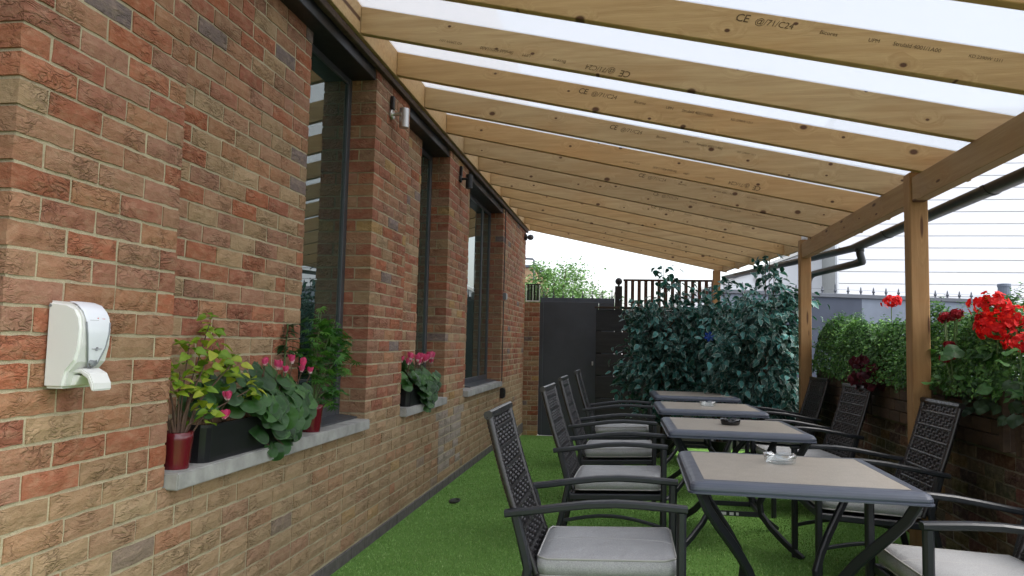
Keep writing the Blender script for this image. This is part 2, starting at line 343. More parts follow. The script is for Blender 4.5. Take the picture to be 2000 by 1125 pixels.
def link(name, me, parent=None, loc=None, rot=None, scale=None, color=None):
    o = bpy.data.objects.new(name, me); COL.objects.link(o)
    if parent is not None: o.parent = parent
    if loc is not None: o.location = loc
    if rot is not None: o.rotation_euler = rot
    if scale is not None: o.scale = scale
    if color is not None: o.color = color
    return o
def empty(name, label, cat, loc=(0, 0, 0), rz=0.0, group=None):
    o = bpy.data.objects.new(name, None); COL.objects.link(o); o.location = loc; o.rotation_euler = (0, 0, rz)
    return tag(o, label, cat, group)
def tag(o, label=None, cat=None, group=None, kind=None):
    if label: o['label'] = label
    if cat: o['category'] = cat
    if group: o['group'] = group
    if kind: o['kind'] = kind
    return o
def copy_tree(o, parent=None):
    c = o.copy(); COL.objects.link(c); c.parent = parent
    for ch in list(o.children): copy_tree(ch, c)
    return c
def box(name, mat, x0, x1, y0, y1, z0, z1, parent=None, bevel=0.003, seg=1):
    """box whose object origin sits at its centre-bottom"""
    cx_, cy_ = (x0 + x1) / 2, (y0 + y1) / 2
    return MB().box(x0 - cx_, x1 - cx_, y0 - cy_, y1 - cy_, 0, z1 - z0).build(name, mat, parent, bevel=bevel, seg=seg, loc=(cx_, cy_, z0))
def project(p):
    c = CAM_R.transposed() @ (Vector(p) - CAM_C)
    if c.z > -0.05: return None
    return (1000 + F_PX * c.x / -c.z, 562.5 - F_PX * c.y / -c.z, -c.z)
def structure(o): o['kind'] = 'structure'; return o

# ------------------------------------------------------------------ the ground
def plane(name, mat, pts, z=None):
    return structure(MB().add([(p[0], p[1], z if z is not None else p[2]) for p in pts], [tuple(range(len(pts)))]).build(name, mat))
plane('ground', 'paving', [(-150, -60), (220, -60), (220, 320), (-150, 320)], -0.18)
FL = 0.04                                     # floor level under the furniture
def floor_z(x, y):
    return (FL * min(1, max(0, (x - 0.02) / 0.85)))
mb = MB(); xs = [-0.25, 0.02, 0.3, 0.6, 0.87, 1.5, 2.5, 3.6]; ys = [-2.5, 0, 1.5, 3, 4.5, 6, 7.5, 8.62]
for y in ys:
    for x in xs: mb.v.append((x, y, floor_z(x, y) - 0.002))
nx = len(xs)
for j in range(len(ys) - 1):
    for i in range(nx - 1): mb.f.append((j * nx + i, j * nx + i + 1, (j + 1) * nx + i + 1, (j + 1) * nx + i))
o = len(mb.v); mb.v += [(x, 8.62, -0.17) for x in xs]
for i in range(nx - 1): mb.f.append(((len(ys) - 1) * nx + i, (len(ys) - 1) * nx + i + 1, o + i + 1, o + i))
structure(mb.build('lawn', 'turf_base'))
plane('lower_lawn', 'turf_base', [(-0.25, 8.5), (3.6, 8.5), (3.6, 11.2), (-0.25, 11.2)], -0.12)
def turf_blades(name, n, x0, x1, y0, y1, zf, h):
    X = RNG.uniform(x0, x1, n); u = RNG.uniform(0, 1, n); Y = y0 + (y1 - y0) * u ** 1.35
    Z = np.array([zf(a, c) for a, c in zip(X, Y)]) - 0.003
    hh = h * RNG.uniform(0.6, 1.25, n); a = RNG.uniform(0, 6.283, n); wd = RNG.uniform(0.0016, 0.0034, n) * (1 + 0.25 * (Y - y0) / 2); ln = RNG.uniform(0.1, 0.8, n) * hh; b_ = RNG.uniform(0, 6.283, n)
    V = np.empty((n, 3, 3)); dx, dy = np.cos(a) * wd, np.sin(a) * wd
    V[:, 0] = np.stack([X - dx, Y - dy, Z], 1); V[:, 1] = np.stack([X + dx, Y + dy, Z], 1); V[:, 2] = np.stack([X + np.cos(b_) * ln, Y + np.sin(b_) * ln, Z + hh], 1)
    me = bpy.data.meshes.new(name); me.vertices.add(n * 3); me.vertices.foreach_set('co', V.ravel())
    me.loops.add(n * 3); me.loops.foreach_set('vertex_index', np.arange(n * 3)); me.polygons.add(n)
    me.polygons.foreach_set('loop_start', np.arange(n) * 3); me.update(calc_edges=True)
    at = me.attributes.new('rnd', 'FLOAT', 'POINT'); at.data.foreach_set('value', np.repeat(RNG.uniform(0, 1, n), 3))
    me.materials.append(MATS['turf_blade']); return link(name, me)
tag(turf_blades('grass', 170000, 0.015, 3.35, 1.9, 8.62, floor_z, 0.011), 'short bright green artificial grass laid along the foot of the brick wall', 'grass', kind='stuff')
tag(turf_blades('grass', 14000, 0.05, 2.3, 8.63, 10.9, lambda x, y: -0.12, 0.02), 'darker strip of artificial grass lying one step lower by the grey gate', 'grass', kind='stuff')
mb = MB().lathe([(0.030, -0.004), (0.034, 0.010), (0.026, 0.012), (0.020, 0.004)], 12); q = mb.build('turf_hole', 'cable', None, loc=(0.235, 5.78, 0.011), scale=(1.3, 2.6, 1))
tag(q, 'small dark burnt hole in the grass near the brick wall', 'hole')

# ------------------------------------------------------------------ brickwork
BL, BD, BH, J = 0.2005, 0.1025, 0.065, 0.010        # module 0.2105 x 0.075
def brick_variants(n, L, D=BD):
    out = []
    for k in range(n):
        rnd = random.Random(100 + k + int(L * 1000)); ny, nz = (6, 3) if L > 0.15 else (4, 3)
        V = []; F = []
        for j in range(nz):
            for i in range(ny):
                edge = i in (0, ny - 1) or j in (0, nz - 1)
                y = L * i / (ny - 1) + rnd.uniform(-1, 1) * (0.0016 if i in (0, ny - 1) else 0.004); z = BH * j / (nz - 1) + rnd.uniform(-1, 1) * 0.0018
                x = -0.0035 + rnd.uniform(-0.0015, 0.0008) if edge else rnd.uniform(-0.0018, 0.0022)
                V.append((x, y, z))
        for j in range(nz - 1):
            for i in range(ny - 1): a = j * ny + i; F.append((a, a + 1, a + ny + 1, a + ny))
        ring = [i for i in range(ny)] + [j * ny + ny - 1 for j in range(1, nz)] + [(nz - 1) * ny + i for i in range(ny - 2, -1, -1)] + [j * ny for j in range(nz - 2, 0, -1)]
        o = len(V)
        for r in ring: V.append((-D, V[r][1], V[r][2]))
        m = len(ring)
        for i in range(m): F.append((ring[i], o + i, o + (i + 1) % m, ring[(i + 1) % m]))
        me = bpy.data.meshes.new('brick'); me.from_pydata(V, [], F)
        bm = bmesh.new(); bm.from_mesh(me); bmesh.ops.recalc_face_normals(bm, faces=bm.faces)
        # the block is open at the back (bedded in the mortar)
        if sum(f.normal.x for f in bm.faces if f.calc_center_median().x > -0.01) < 0: bmesh.ops.reverse_faces(bm, faces=bm.faces)
        bm.to_mesh(me); bm.free(); me.materials.append(MATS['brick']); out.append(me)
    return out
STRETCH, HEAD, QUOIN = brick_variants(8, BL), brick_variants(5, 0.0953), brick_variants(5, 0.0953, 0.213)
def pick_colour(buff):
    r = random.random()
    red = [(0.37, 0.135, 0.072), (0.35, 0.130, 0.076), (0.39, 0.150, 0.080), (0.34, 0.145, 0.088), (0.38, 0.128, 0.064), (0.32, 0.118, 0.070)]
    mid = [(0.37, 0.185, 0.105), (0.36, 0.195, 0.115), (0.39, 0.190, 0.100), (0.35, 0.175, 0.110)]
    bf = [(0.39, 0.250, 0.138), (0.41, 0.268, 0.150), (0.38, 0.232, 0.128), (0.42, 0.280, 0.160)]
    if r < 0.015: c = (0.45, 0.27, 0.11)
    elif r < 0.035: c = random.choice([(0.20, 0.15, 0.135), (0.24, 0.175, 0.15)])
    else:
        q = random.random()
        c = random.choice(bf) if q < buff else random.choice(mid) if q < buff + 0.45 * (1 - buff) + 0.1 else random.choice(red)
    k = random.uniform(0.90, 1.10) * 0.90
    return (c[0] * k, c[1] * k * 1.02, c[2] * k * 1.05)
class Brickwork:
    """collects bricks, then links the largest in view as parts and joins the rest as one stuff part"""
    def __init__(s): s.b = []
    def put(s, loc, rz, L, D=BD, H=BH, col=(0.3, 0.1, 0.07)): s.b.append((loc, rz, L, D, H, col))
    def build(s, parent, limit=300, rest='brickwork', cull=True):
        items = []
        for (loc, rz, L, D, H, col) in s.b:
            ct = Vector((0, L / 2, H / 2)); ct.rotate(Euler((0, 0, rz))); c = Vector(loc) + ct
            pr = project(c); a = 0
            if pr and -20 < pr[0] < 2020 and -20 < pr[1] < 1145:
                nrm = Vector((math.cos(rz), math.sin(rz), 0)); vd = (CAM_C - c); a = max(0, nrm.dot(vd.normalized())) * L * H / pr[2] ** 2
                if D > 0.15: a += 0.5 * max(0, Vector((math.sin(rz), -math.cos(rz), 0)).dot(vd.normalized())) * D * H / pr[2] ** 2
            items.append((a, loc, rz, L, D, H, col))
        items.sort(key=lambda t: -t[0])
        V = []; Fc = []; Cc = []; base = 0
        for n, (a, loc, rz, L, D, H, col) in enumerate(items):
            src = random.choice(STRETCH if L > 0.15 else QUOIN if D > 0.15 else HEAD); l0 = BL if L > 0.15 else 0.0953; D = BD
            tilt = random.uniform(-0.006, 0.006); jx = random.uniform(-0.002, 0.002)
            if n < limit and a > 0:
                o = link('brick', src, parent, (loc[0] + jx * math.cos(rz), loc[1] + jx * math.sin(rz), loc[2]), (tilt, 0, rz), (D / BD, L / l0, H / BH), (*col, 1))
            else:
                me_v = np.array([v.co[:] for v in src.vertices]); me_v = me_v * np.array([D / BD, L / l0, H / BH]); me_v[:, 0] += jx
                c_, s_ = math.cos(rz), math.sin(rz)
                w_ = np.stack([me_v[:, 0] * c_ - me_v[:, 1] * s_ + loc[0], me_v[:, 0] * s_ + me_v[:, 1] * c_ + loc[1], me_v[:, 2] + loc[2]], 1)
                V.append(w_); Fc += [[i + base for i in p.vertices] for p in src.polygons]; Cc += [(*col, 1)] * len(w_); base += len(w_)
        if V:
            me = bpy.data.meshes.new(rest); me.from_pydata(np.concatenate(V).tolist(), [], Fc)
            at = me.attributes.new('bcol', 'FLOAT_COLOR', 'POINT'); at.data.foreach_set('color', np.array(Cc, dtype=np.float32).ravel())
            me.materials.append(MATS['brick']); o = link(rest, me, parent, color=(0, 0, 0, 1)); o['kind'] = 'stuff'

NC = 39                                        # courses up to the roof
def zc(k): return 0.004 + 0.075 * k            # bed of course k
def wall_colour(y, z, recess=False):
    if z > 0.80: buff = 0.28 if recess else 0.05 + 0.14 * max(0, min(1, (1.6 - z)))
    else: buff = 0.80 if y > 2.5 else 0.55
    c = pick_colour(buff)
    if z < 0.75: c = tuple(0.62 * a + 0.38 * g for a, g in zip(c, (0.37, 0.262, 0.155)))      # buff, sandier bricks low down
    if 6.0 < y < 6.9 and 0.1 < z < 0.62 and random.random() < 0.75:   # lime bloom under the second sill
        c = tuple(0.35 * a + 0.65 * g for a, g in zip(c, (0.33, 0.31, 0.29)))
    return c
BW = Brickwork()
def run(y0, y1, x, k, recess=False, first_half=False, corner=False, end_corner=False):
    """lay one course of stretchers from y0 to y1 on the plane x"""
    z = zc(k); y = y0
    if corner:                                 # quoin: odd courses show a header with the long side on the return
        if k % 2:
            BW.put((x, y, z), 0, 0.0975, 0.213, BH, wall_colour(y, z)); y += 0.0975 + J
        else:
            BW.put((x - BD - J - 0.0975, y, z), -math.pi / 2, 0.0975, BD, BH, wall_colour(y, z))
    elif first_half: 
        BW.put((x, y, z), 0, 0.0953, BD, BH, wall_colour(y, z, recess)); y += 0.0953 + J
    while y < y1 - 0.03:
        L = BL if random.random() > 0.03 else 0.0953
        L = min(L, y1 - y)
        if y1 - (y + L) < 0.04: L = y1 - y
        if L > 0.25: L = BL
        BW.put((x, y, z), 0, L, BD, BH, wall_colour(y, z, recess)); y += L + J
building = empty('brick_building', 'red and buff brick building with tall dark framed windows and brick piers on the left', 'building')
PIERS = [(-0.5, 0.2), (1.65, 2.37), (4.33, 5.03), (6.26, 7.02), (9.08, 11.13)]
BAYS = [(0.2, 1.65, 0.9), (2.37, 4.33, 3.60), (5.03, 6.26, 5.71), (7.02, 9.08, 7.55)]      # start, end, start of the glazing
RX, SILL = -0.1025, 0.735
for k in range(1, NC + 1):
    z = zc(k)
    if z < SILL - 0.05:                        # plinth wall, flush with the piers
        run(-0.5, 11.13, 0.0, k, first_half=k % 2)
    else:
        for a, b_ in PIERS: run(a, b_, 0.0, k, corner=True)
        for a, b_, g in BAYS: run(a, g, RX, k, True, first_half=k % 2 == 0)
BW.build(building)
core = MB()
core.box(-0.30, -0.007, -0.5, 11.128, -0.2, SILL)
core.box(-0.30, -0.007, -0.494, 0.198, SILL, 2.98)
for a, b_ in PIERS[1:]: core.box(-0.30, -0.007, a + 0.007, b_ - 0.002, SILL, 2.98)
for a, b_, g in BAYS: core.box(-0.30, RX - 0.007, a - 0.01, g - 0.003, SILL, 2.98)
core.build('mortar', 'mortar', building)
box('upper_wall', 'tan_brick', -0.30, -0.012, -0.5, 11.12, 3.06, 5.2, building, bevel=0)
y = -0.5
while y < 11.0:                                # dark engineering-brick foot course
    MB().box(-0.05, 0.004, 0.003, 0.209, -0.08, 0.065).build('plinth_brick', 'dark_engineering_brick', building, bevel=0.003, loc=(0, y, 0)); y += 0.2125
box('plinth_back', 'mortar', -0.04, -0.001, -0.5, 11.12, -0.1, 0.062, building, bevel=0)
box('dark_fascia', 'dark_wood', -0.006, 0.030, -0.5, 11.16, 2.976, 3.018, building, bevel=0.004)
for i, (a, b_, g) in enumerate(BAYS):
    wz0, wz1, fx = 0.80, 2.93, -0.167
    box('lintel', 'black_metal', -0.29, -0.012, a + 0.004, b_ - 0.003, 2.915, 3.05, building)
    wn = link('window', None, building)
    fr = 0.055
    m = MB()
    m.box(fx - 0.06, fx, g + 0.001, g + fr, wz0, wz1 - 0.012).box(fx - 0.06, fx, b_ - fr, b_ - 0.001, wz0, wz1 - 0.012)
    m.box(fx - 0.058, fx - 0.002, g + fr, b_ - fr, wz0, wz0 + fr + 0.02).box(fx - 0.058, fx - 0.002, g + fr, b_ - fr, wz1 - fr, wz1 - 0.013)
    m.build('frame', 'window_frame_grey', wn, bevel=0.003)
    if i == 3: box('mullion', 'window_frame_grey', fx - 0.057, fx - 0.003, 8.56, 8.615, wz0 + 0.07, wz1 - 0.05, wn)
    spans = [(g + fr, b_ - fr)] if i != 3 else [(g + fr, 8.56), (8.615, b_ - fr)]
    for s0, s1 in spans: box('pane', 'window_glass', fx - 0.026, fx - 0.014, s0 - 0.004, s1 + 0.004, wz0 + 0.07, wz1 - 0.05, wn, bevel=0)
    MB().add([(fx - 0.06, g + 0.002, 0.826), (fx + 0.12, g + 0.002, 0.806), (fx + 0.12, g + 0.002, 0.799), (fx - 0.06, g + 0.002, 0.799),
              (fx - 0.06, b_ - 0.004, 0.826), (fx + 0.12, b_ - 0.004, 0.806), (fx + 0.12, b_ - 0.004, 0.799), (fx - 0.06, b_ - 0.004, 0.799)],
             [(0, 1, 2, 3), (4, 7, 6, 5), (0, 4, 5, 1), (1, 5, 6, 2), (2, 6, 7, 3), (3, 7, 4, 0)]).build('metal_sill', 'window_frame_grey', wn, bevel=0.002)
    s0, s1 = (a + 0.01, b_ - 0.03)
    if i == 2: s1 = 6.22
    if i == 3: s0, s1 = 7.05, 9.0
    box('window_sill', 'concrete', -0.29, 0.042, s0, s1, 0.737, 0.797, building, bevel=0.005, seg=2)

# gate pier and railing panel at the far end of the wall
pier = empty('brick_pier', 'narrow red brick pier between the building corner and the grey gate', 'pier', (0.10, 11.15, -0.12))
BP = Brickwork()
for k in range(27):
    z = 0.004 + 0.075 * k; x = -0.14
    ls = (0.155, 0.0953) if k % 2 else (0.0953, 0.155)
    for L in ls:
        BP.put((x, 0, z), -math.pi / 2, L, BD, BH, pick_colour(0.25 if k > 8 else 0.6)) if False else BP.b.append(((x, 0.0, z), -math.pi / 2, L, BD, BH, pick_colour(0.25 if k > 8 else 0.6)))
        x += L + J
for (loc, rz, L, D, H, col) in BP.b:
    src = random.choice(STRETCH if L > 0.15 else HEAD); link('brick', src, pier, (loc[0], loc[1], loc[2]), (0, 0, rz), (1, L / (BL if L > 0.15 else 0.0953), 1), (*col, 1))
box('mortar', 'mortar', -0.14, 0.118, 0.006, 0.10, 0, 2.02, pier, bevel=0)
rail = empty('railing_panel', 'small black barred railing on top of the narrow brick pier', 'railing', (0.11, 11.2, 1.912))
for z in (0.004, 0.262): box('rail', 'white_plastic' if z < 0.1 else 'black_metal', -0.11, 0.11, -0.012, 0.012, z, z + 0.016, rail, bevel=0.002)
for i in range(5): box('bar', 'galvanised' if i % 2 == 0 else 'black_metal', -0.108 + i * 0.052, -0.098 + i * 0.052, -0.008, 0.008, 0.021, 0.261, rail, bevel=0.001)
for i in range(4): box('slat', 'black_metal', -0.09 + i * 0.051, -0.062 + i * 0.051, 0.010, 0.018, 0.021, 0.261, rail, bevel=0.001)

# ------------------------------------------------------------------ pergola
S, Z0 = 0.216, 3.03
def rb(x): return Z0 - S * (x - 0.05)          # underside of the rafters
pergola = empty('pergola', 'lean-to pine pergola with sloping rafters and a clear plastic roof over the tables', 'pergola')
RAF = [3.886 + 0.6655 * k for k in range(-4, 12)]  # unseen near end of the roof cut short to let in more sky light
EDGE = lambda y: 3.56 if y < 7.1 else 3.56 - 0.128 * (y - 7.1)
RD, RW = 0.158, 0.046
RAFO = []
for y in RAF:
    x0, x1 = 0.048, EDGE(y) - 0.02
    m = MB().add([(0, -RW / 2, 0), (x1 - x0, -RW / 2, -S * (x1 - x0)), (x1 - x0, RW / 2, -S * (x1 - x0)), (0, RW / 2, 0),
                  (0, -RW / 2, RD), (x1 - x0, -RW / 2, RD - S * (x1 - x0)), (x1 - x0, RW / 2, RD - S * (x1 - x0)), (0, RW / 2, RD)],
                 [(0, 3, 2, 1), (4, 5, 6, 7), (0, 1, 5, 4), (1, 2, 6, 5), (2, 3, 7, 6), (3, 0, 4, 7)])
    RAFO.append((y, m.build('rafter', 'pine', pergola, bevel=0.003, loc=(x0, y + RW / 2, rb(x0)))))
for i in range(len(RAF)):                      # ledger lengths between rafter ends and blocking near the eave
    y0, y1 = RAF[i] + RW, (RAF[i + 1] if i + 1 < len(RAF) else RAF[i] + 0.08)
    box('ledger', 'pine', 0.004, 0.046, y0 - RW + 0.001, y1 - 0.001, rb(0.05) - 0.004, rb(0.05) + RD + 0.02, pergola, bevel=0.002)
    if i + 1 < len(RAF):
        xe = EDGE((y0 + y1) / 2) - 0.065; sl = -0.0 if RAF[i] < 7 else -0.128
        m = MB(); d = (y1 - y0) / 2 - 0.002; 
        m.add([(sl * -d - 0.02, -d, 0), (sl * -d + 0.02, -d, 0), (sl * d + 0.02, d, 0), (sl * d - 0.02, d, 0), (sl * -d - 0.02, -d, RD - 0.01), (sl * -d + 0.02, -d, RD - 0.01), (sl * d + 0.02, d, RD - 0.01), (sl * d - 0.02, d, RD - 0.01)],
              [(0, 3, 2, 1), (4, 5, 6, 7), (0, 1, 5, 4), (1, 2, 6, 5), (2, 3, 7, 6), (3, 0, 4, 7)])
        m.build('blocking', 'pine', pergola, bevel=0.002, loc=(xe, (y0 + y1) / 2, rb(xe) + 0.004))
BX = 3.268
P1Y, P2Y = 4.70, 7.58
def beam(y0, y1): 
    return MB().box(0, 0.07, 0, y1 - y0, -0.152, 0).build('beam', 'beam_pine', pergola, bevel=0.003, loc=(BX, y0, rb(BX) - 0.0035))
beam(1.15, 3.02); beam(3.024, P1Y - 0.002); beam(P1Y + 0.105, P2Y - 0.002); 
for (x, y, zt, zb) in ((BX - 0.012, P1Y, rb(BX) + 0.03, 0.02), (BX - 0.012, P2Y, rb(BX) + 0.03, 0.02), (2.80, 11.06, rb(2.9) - 0.005, -0.14), (BX - 0.012, 1.42, rb(BX) + 0.03, 0.02)):
    m = MB().box(0, 0.103, 0, 0.103, 0, zt - zb); m.build('post', 'post_wood', pergola, bevel=0.005, loc=(x, y, zb))
    if y < 11: box('post_cap', 'galvanised', x + 0.012, x + 0.070, y - 0.002, y + 0.012, zt + 0.001, zt + 0.035, pergola, bevel=0.001)
# roof sheets, one between each second pair of rafters
ZR = lambda x: rb(x) + RD + 0.004
for i in range(0, len(RAF) - 1):
    y0, y1 = RAF[i] + RW / 2, RAF[i + 1] + RW / 2 - 0.003
    if i == 0: y0 -= 0.2
    if i == len(RAF) - 2: y1 += 0.10
    x0, xa, xb_ = 0.03, EDGE(y0) + 0.03, EDGE(y1) + 0.03
    V = []
    for t in (0, 0.010):
        V += [(0, 0, t), (xa - x0, 0, t - S * (xa - x0)), (xb_ - x0, y1 - y0, t - S * (xb_ - x0)), (0, y1 - y0, t)]
    MB().add(V, [(0, 3, 2, 1), (4, 5, 6, 7), (0, 1, 5, 4), (1, 2, 6, 5), (2, 3, 7, 6), (3, 0, 4, 7)]).build('roof_sheet', 'polycarbonate', pergola, loc=(x0, y0, ZR(x0)))
# gutter and downpipe
gut = empty('gutter', 'black half-round plastic gutter along the low edge of the pergola roof', 'gutter', (3.6, 5, 2.2))
gpath = [(3.625, 1.1), (3.625, 7.05), (3.50, 8.1), (3.02, 11.5)]
def gz(y): return rb(3.6) - 0.028 + (0 if y < 7.05 else 0.028 * (y - 7.05))
pth = []
for (ax, ay), (bx_, by_) in zip(gpath[:-1], gpath[1:]):
    for t in np.linspace(0, 1, 6)[:-1]: pth.append((ax + (bx_ - ax) * t - 3.6, ay + (by_ - ay) * t - 5, gz(ay + (by_ - ay) * t) - 2.2))
pth.append((3.02 - 3.6, 11.5 - 5, gz(11.5) - 2.2))
half = [(0.055 * math.cos(a), 0.055 * math.sin(a)) for a in np.linspace(math.pi, 2 * math.pi, 9)] + [(0.050 * math.cos(a), 0.050 * math.sin(a)) for a in np.linspace(2 * math.pi, math.pi, 9)]
MB().sweep(pth, half).build('channel', 'gutter_black', gut, smooth=True)
for yy in (1.6, 3.2, 4.5, 6.2): 
    MB().sweep([(0.025, yy - 5 - 0.02, gz(yy) - 2.2), (0.025, yy - 5 + 0.02, gz(yy) - 2.2)], [(a * 1.08, b_ * 1.08) for a, b_ in half]).build('bracket', 'gutter_black', gut)
dp = empty('downpipe', 'black round downpipe angling down from the gutter behind the far post', 'pipe', (3.66, 6.95, 0))
MB().tube([(-0.035, 0, 2.24), (-0.035, 0.0, 2.19), (-0.03, 0.0, 2.14), (-0.006, 0.025, 2.085), (-0.03, 0.14, 2.072), (-0.19, 1.0, 2.06), (-0.20, 1.12, 2.04), (-0.205, 1.17, 1.99), (-0.205, 1.18, 1.9), (-0.205, 1.18, -0.1)], 0.034, 12, up=(1, 0, 0)).build('pipe', 'gutter_black', dp, smooth=True)
MB().tube([(-0.035, 0, 2.165), (-0.035, 0, 2.205)], 0.041, 12, up=(1, 0, 0)).build('collar', 'gutter_black', dp, smooth=True)

# printed grading stamps on the camera side of the rafters
STAMP = [('CE', 0.050, 0.0), ('@/71/C24', 0.040, 0.085), ('Bicores', 0.026, 0.36), ('UPM', 0.024, 0.56), ('Strulald 4001/1A00', 0.026, 0.66), ('KD 2390W 1311', 0.020, 0.96)]
def stamp(rafter, xs, zo, flip=False, sc=1.0):
    ang = math.atan(S)
    for txt, size, dx in STAMP:
        cu = bpy.data.curves.new('stamp', 'FONT'); cu.body = txt; cu.size = size * sc; cu.shear = 0.25; cu.space_character = 0.95; cu.materials.append(MATS['ink']); cu.resolution_u = 2
        cu.offset = 0.0006 if txt == 'CE' else 0.0
        tmp = bpy.data.objects.new('stamp', cu); me = bpy.data.meshes.new_from_object(tmp); bpy.data.objects.remove(tmp); me.materials.clear(); me.materials.append(MATS['ink']); o = link('stamp', me, rafter); o['kind'] = 'stuff'
        dx_ = -dx * sc if flip else dx * sc
        x = xs + dx_ * math.cos(ang); z = zo - S * (x)
        rot = Matrix.Rotation(ang, 4, 'Y') @ Matrix.Rotation(R_(90), 4, 'X')
        if flip: rot = Matrix.Rotation(ang, 4, 'Y') @ Matrix.Rotation(R_(180), 4, 'Y') @ Matrix.Rotation(R_(90), 4, 'X')
        o.matrix_local = Matrix.Translation((x, -RW / 2 - 0.0012, z)) @ rot
rr = {round((y - 3.886) / 0.6655): o for y, o in RAFO}
stamp(rr[-1], 1.98, 0.105); stamp(rr[0], 1.54, 0.045, True); stamp(rr[1], 1.20, 0.10); stamp(rr[2], 1.38, 0.10, sc=0.95)
stamp(rr[3], 2.55, 0.055, True); stamp(rr[4], 1.6, 0.10); stamp(rr[5], 1.75, 0.10); stamp(rr[6], 1.75, 0.10)

# ------------------------------------------------------------------ far end: gate, fence, walls, buildings, tree
gate = empty('metal_gate', 'tall dark grey metal gate at the end of the passage', 'gate', (0.68, 11.25, -0.14))
box('panel', 'gate_paint', -0.44, 0.44, -0.02, 0.02, 0.02, 2.06, gate, bevel=0.004)
box('side_stile', 'gate_paint', -0.455, -0.40, -0.04, -0.0215, 0.03, 2.05, gate); box('top_bar', 'slate_coping', -0.455, 0.68, 0.022, 0.075, 2.05, 2.125, gate)
box('side_panel', 'gate_paint', 0.445, 0.68, 0.024, 0.05, 0.02, 2.049, gate)
for i in range(8):
    h = 0.115 if i < 7 else 0.17
    MB().lathe([(0.010, 0), (0.013, 0.025), (0.006, 0.05), (0.007, h * 0.7), (0.0015, h)], 6).build('spike', 'black_metal', gate, loc=(-0.41 + i * 0.15, 0.05, 2.124))
MB().lathe([(0.012, 0), (0.012, 0.06)], 8).build('latch', 'galvanised', gate, loc=(0.36, -0.03, 1.10))
fence = empty('slat_fence', 'black horizontal board fence beside the grey gate, behind the ficus trees', 'fence', (2.0, 10.5, -0.12))
for i in range(6): box('board', 'charcoal_board', -0.88, 1.55, -0.015, 0.015, 0.02 + i * 0.315, 0.02 + i * 0.315 + 0.300, fence, bevel=0.004)
box('cap', 'dark_wood', -0.90, 1.55, -0.035, 0.035, 1.912, 1.94, fence); 
for x in (-0.84, 0.35, 1.45): box('post', 'charcoal_board', x - 0.04, x + 0.04, 0.017, 0.09, 0.0, 1.90, fence)
fp = empty('ball_post', 'dark timber post with a round ball finial next to the slatted trellis', 'post', (1.42, 11.36, -0.15))
box('shaft', 'charcoal_board', -0.055, 0.055, -0.055, 0.055, 0, 2.33, fp, bevel=0.006)
MB().lathe([(0.012, 0.0), (0.02, 0.02)] + [(0.055 * math.sin(t), 0.075 - 0.055 * math.cos(t)) for t in np.linspace(0.3, math.pi - 0.05, 9)], 14).build('ball', 'charcoal_board', fp, smooth=True, loc=(0, 0, 2.33))
tr = empty('trellis', 'dark brown trellis of upright slats above the black board fence', 'trellis', (2.15, 11.36, 1.82))
for z in (0.0, 0.44): box('rail', 'brown_slat', -0.66, 0.70, -0.02, 0.02, z, z + 0.03, tr)
for i in range(14): box('slat', 'brown_slat', -0.645 + i * 0.1, -0.645 + i * 0.1 + 0.052, -0.012, 0.012, 0.031, 0.439, tr)
box('lower_board', 'brown_slat', -0.66, 0.70, -0.015, 0.015, -1.95, -0.004, tr)

nw = empty('rendered_wall', 'blue-grey painted boundary wall with spikes behind the planters', 'wall', (0, 0, 0))
A, B_ = Vector((2.9, 12.53, 0)), Vector((8.05, 14.46, 0)); dr = (B_ - A).normalized(); Ln = (B_ - A).length; az = math.atan2(dr.y, dr.x)
nw.location = A; nw.rotation_euler = (0, 0, az)
box('wall', 'slate_paint', 0, Ln, 0, 0.2, -0.2, 2.18, nw, bevel=0.004); box('coping', 'slate_coping', -0.01, Ln + 0.01, -0.03, 0.23, 2.181, 2.25, nw, bevel=0.006)
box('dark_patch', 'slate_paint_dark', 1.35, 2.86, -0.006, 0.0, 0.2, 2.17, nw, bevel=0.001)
for i in range(21):
    h = 0.20 if i % 6 == 3 else 0.145
    MB().lathe([(0.022, 0), (0.014, 0.035), (0.030, 0.06), (0.013, 0.085), (0.014, h * 0.75), (0.002, h)], 6).build('spike', 'slate_coping', nw, loc=(0.15 + i * 0.252, 0.1, 2.249))
box('wire', 'slate_coping', 0.1, Ln, 0.098, 0.102, 2.330, 2.334, nw, bevel=0)
wp = empty('grey_post', 'round blue-grey post at the right end of the spiked wall', 'post', (8.30, 14.5, -0.18))
MB().lathe([(0.10, 0), (0.10, 2.66), (0.108, 2.67), (0.108, 2.72), (0.05, 2.73)], 16).build('shaft', 'slate_paint', wp, smooth=False)

cb = empty('white_warehouse', 'large white warehouse wall of horizontal cladding boards beyond the spiked wall', 'building', (8.0, 24, -0.2))
box('backing', 'cladding_gap', 0.0, 22, 0.03, 9, 0, 9.0, cb, bevel=0)
for i in range(23): MB().box(0, 22, 0, 0.028, 0, 0.352).build('cladding_board', 'white_cladding', cb, bevel=0.002, loc=(0, 0, 0.2 + i * 0.372))
box('corner_trim', 'galvanised', -0.05, 0.0, -0.02, 0.2, 0, 8.7, cb)
ga = empty('white_annex', 'low white building with a pitched roof left of the warehouse', 'building', (3.2, 26, -0.2))
MB().add([(0, 0, 0), (5.2, 0, 0), (5.2, 0, 5.1), (0, 0, 3.1), (0, 6, 0), (5.2, 6, 0), (5.2, 6, 5.1), (0, 6, 3.1)], [(0, 1, 2, 3), (4, 7, 6, 5), (0, 3, 7, 4), (1, 5, 6, 2), (2, 6, 7, 3), (0, 4, 5, 1)]).build('wall', 'white_cladding', ga)
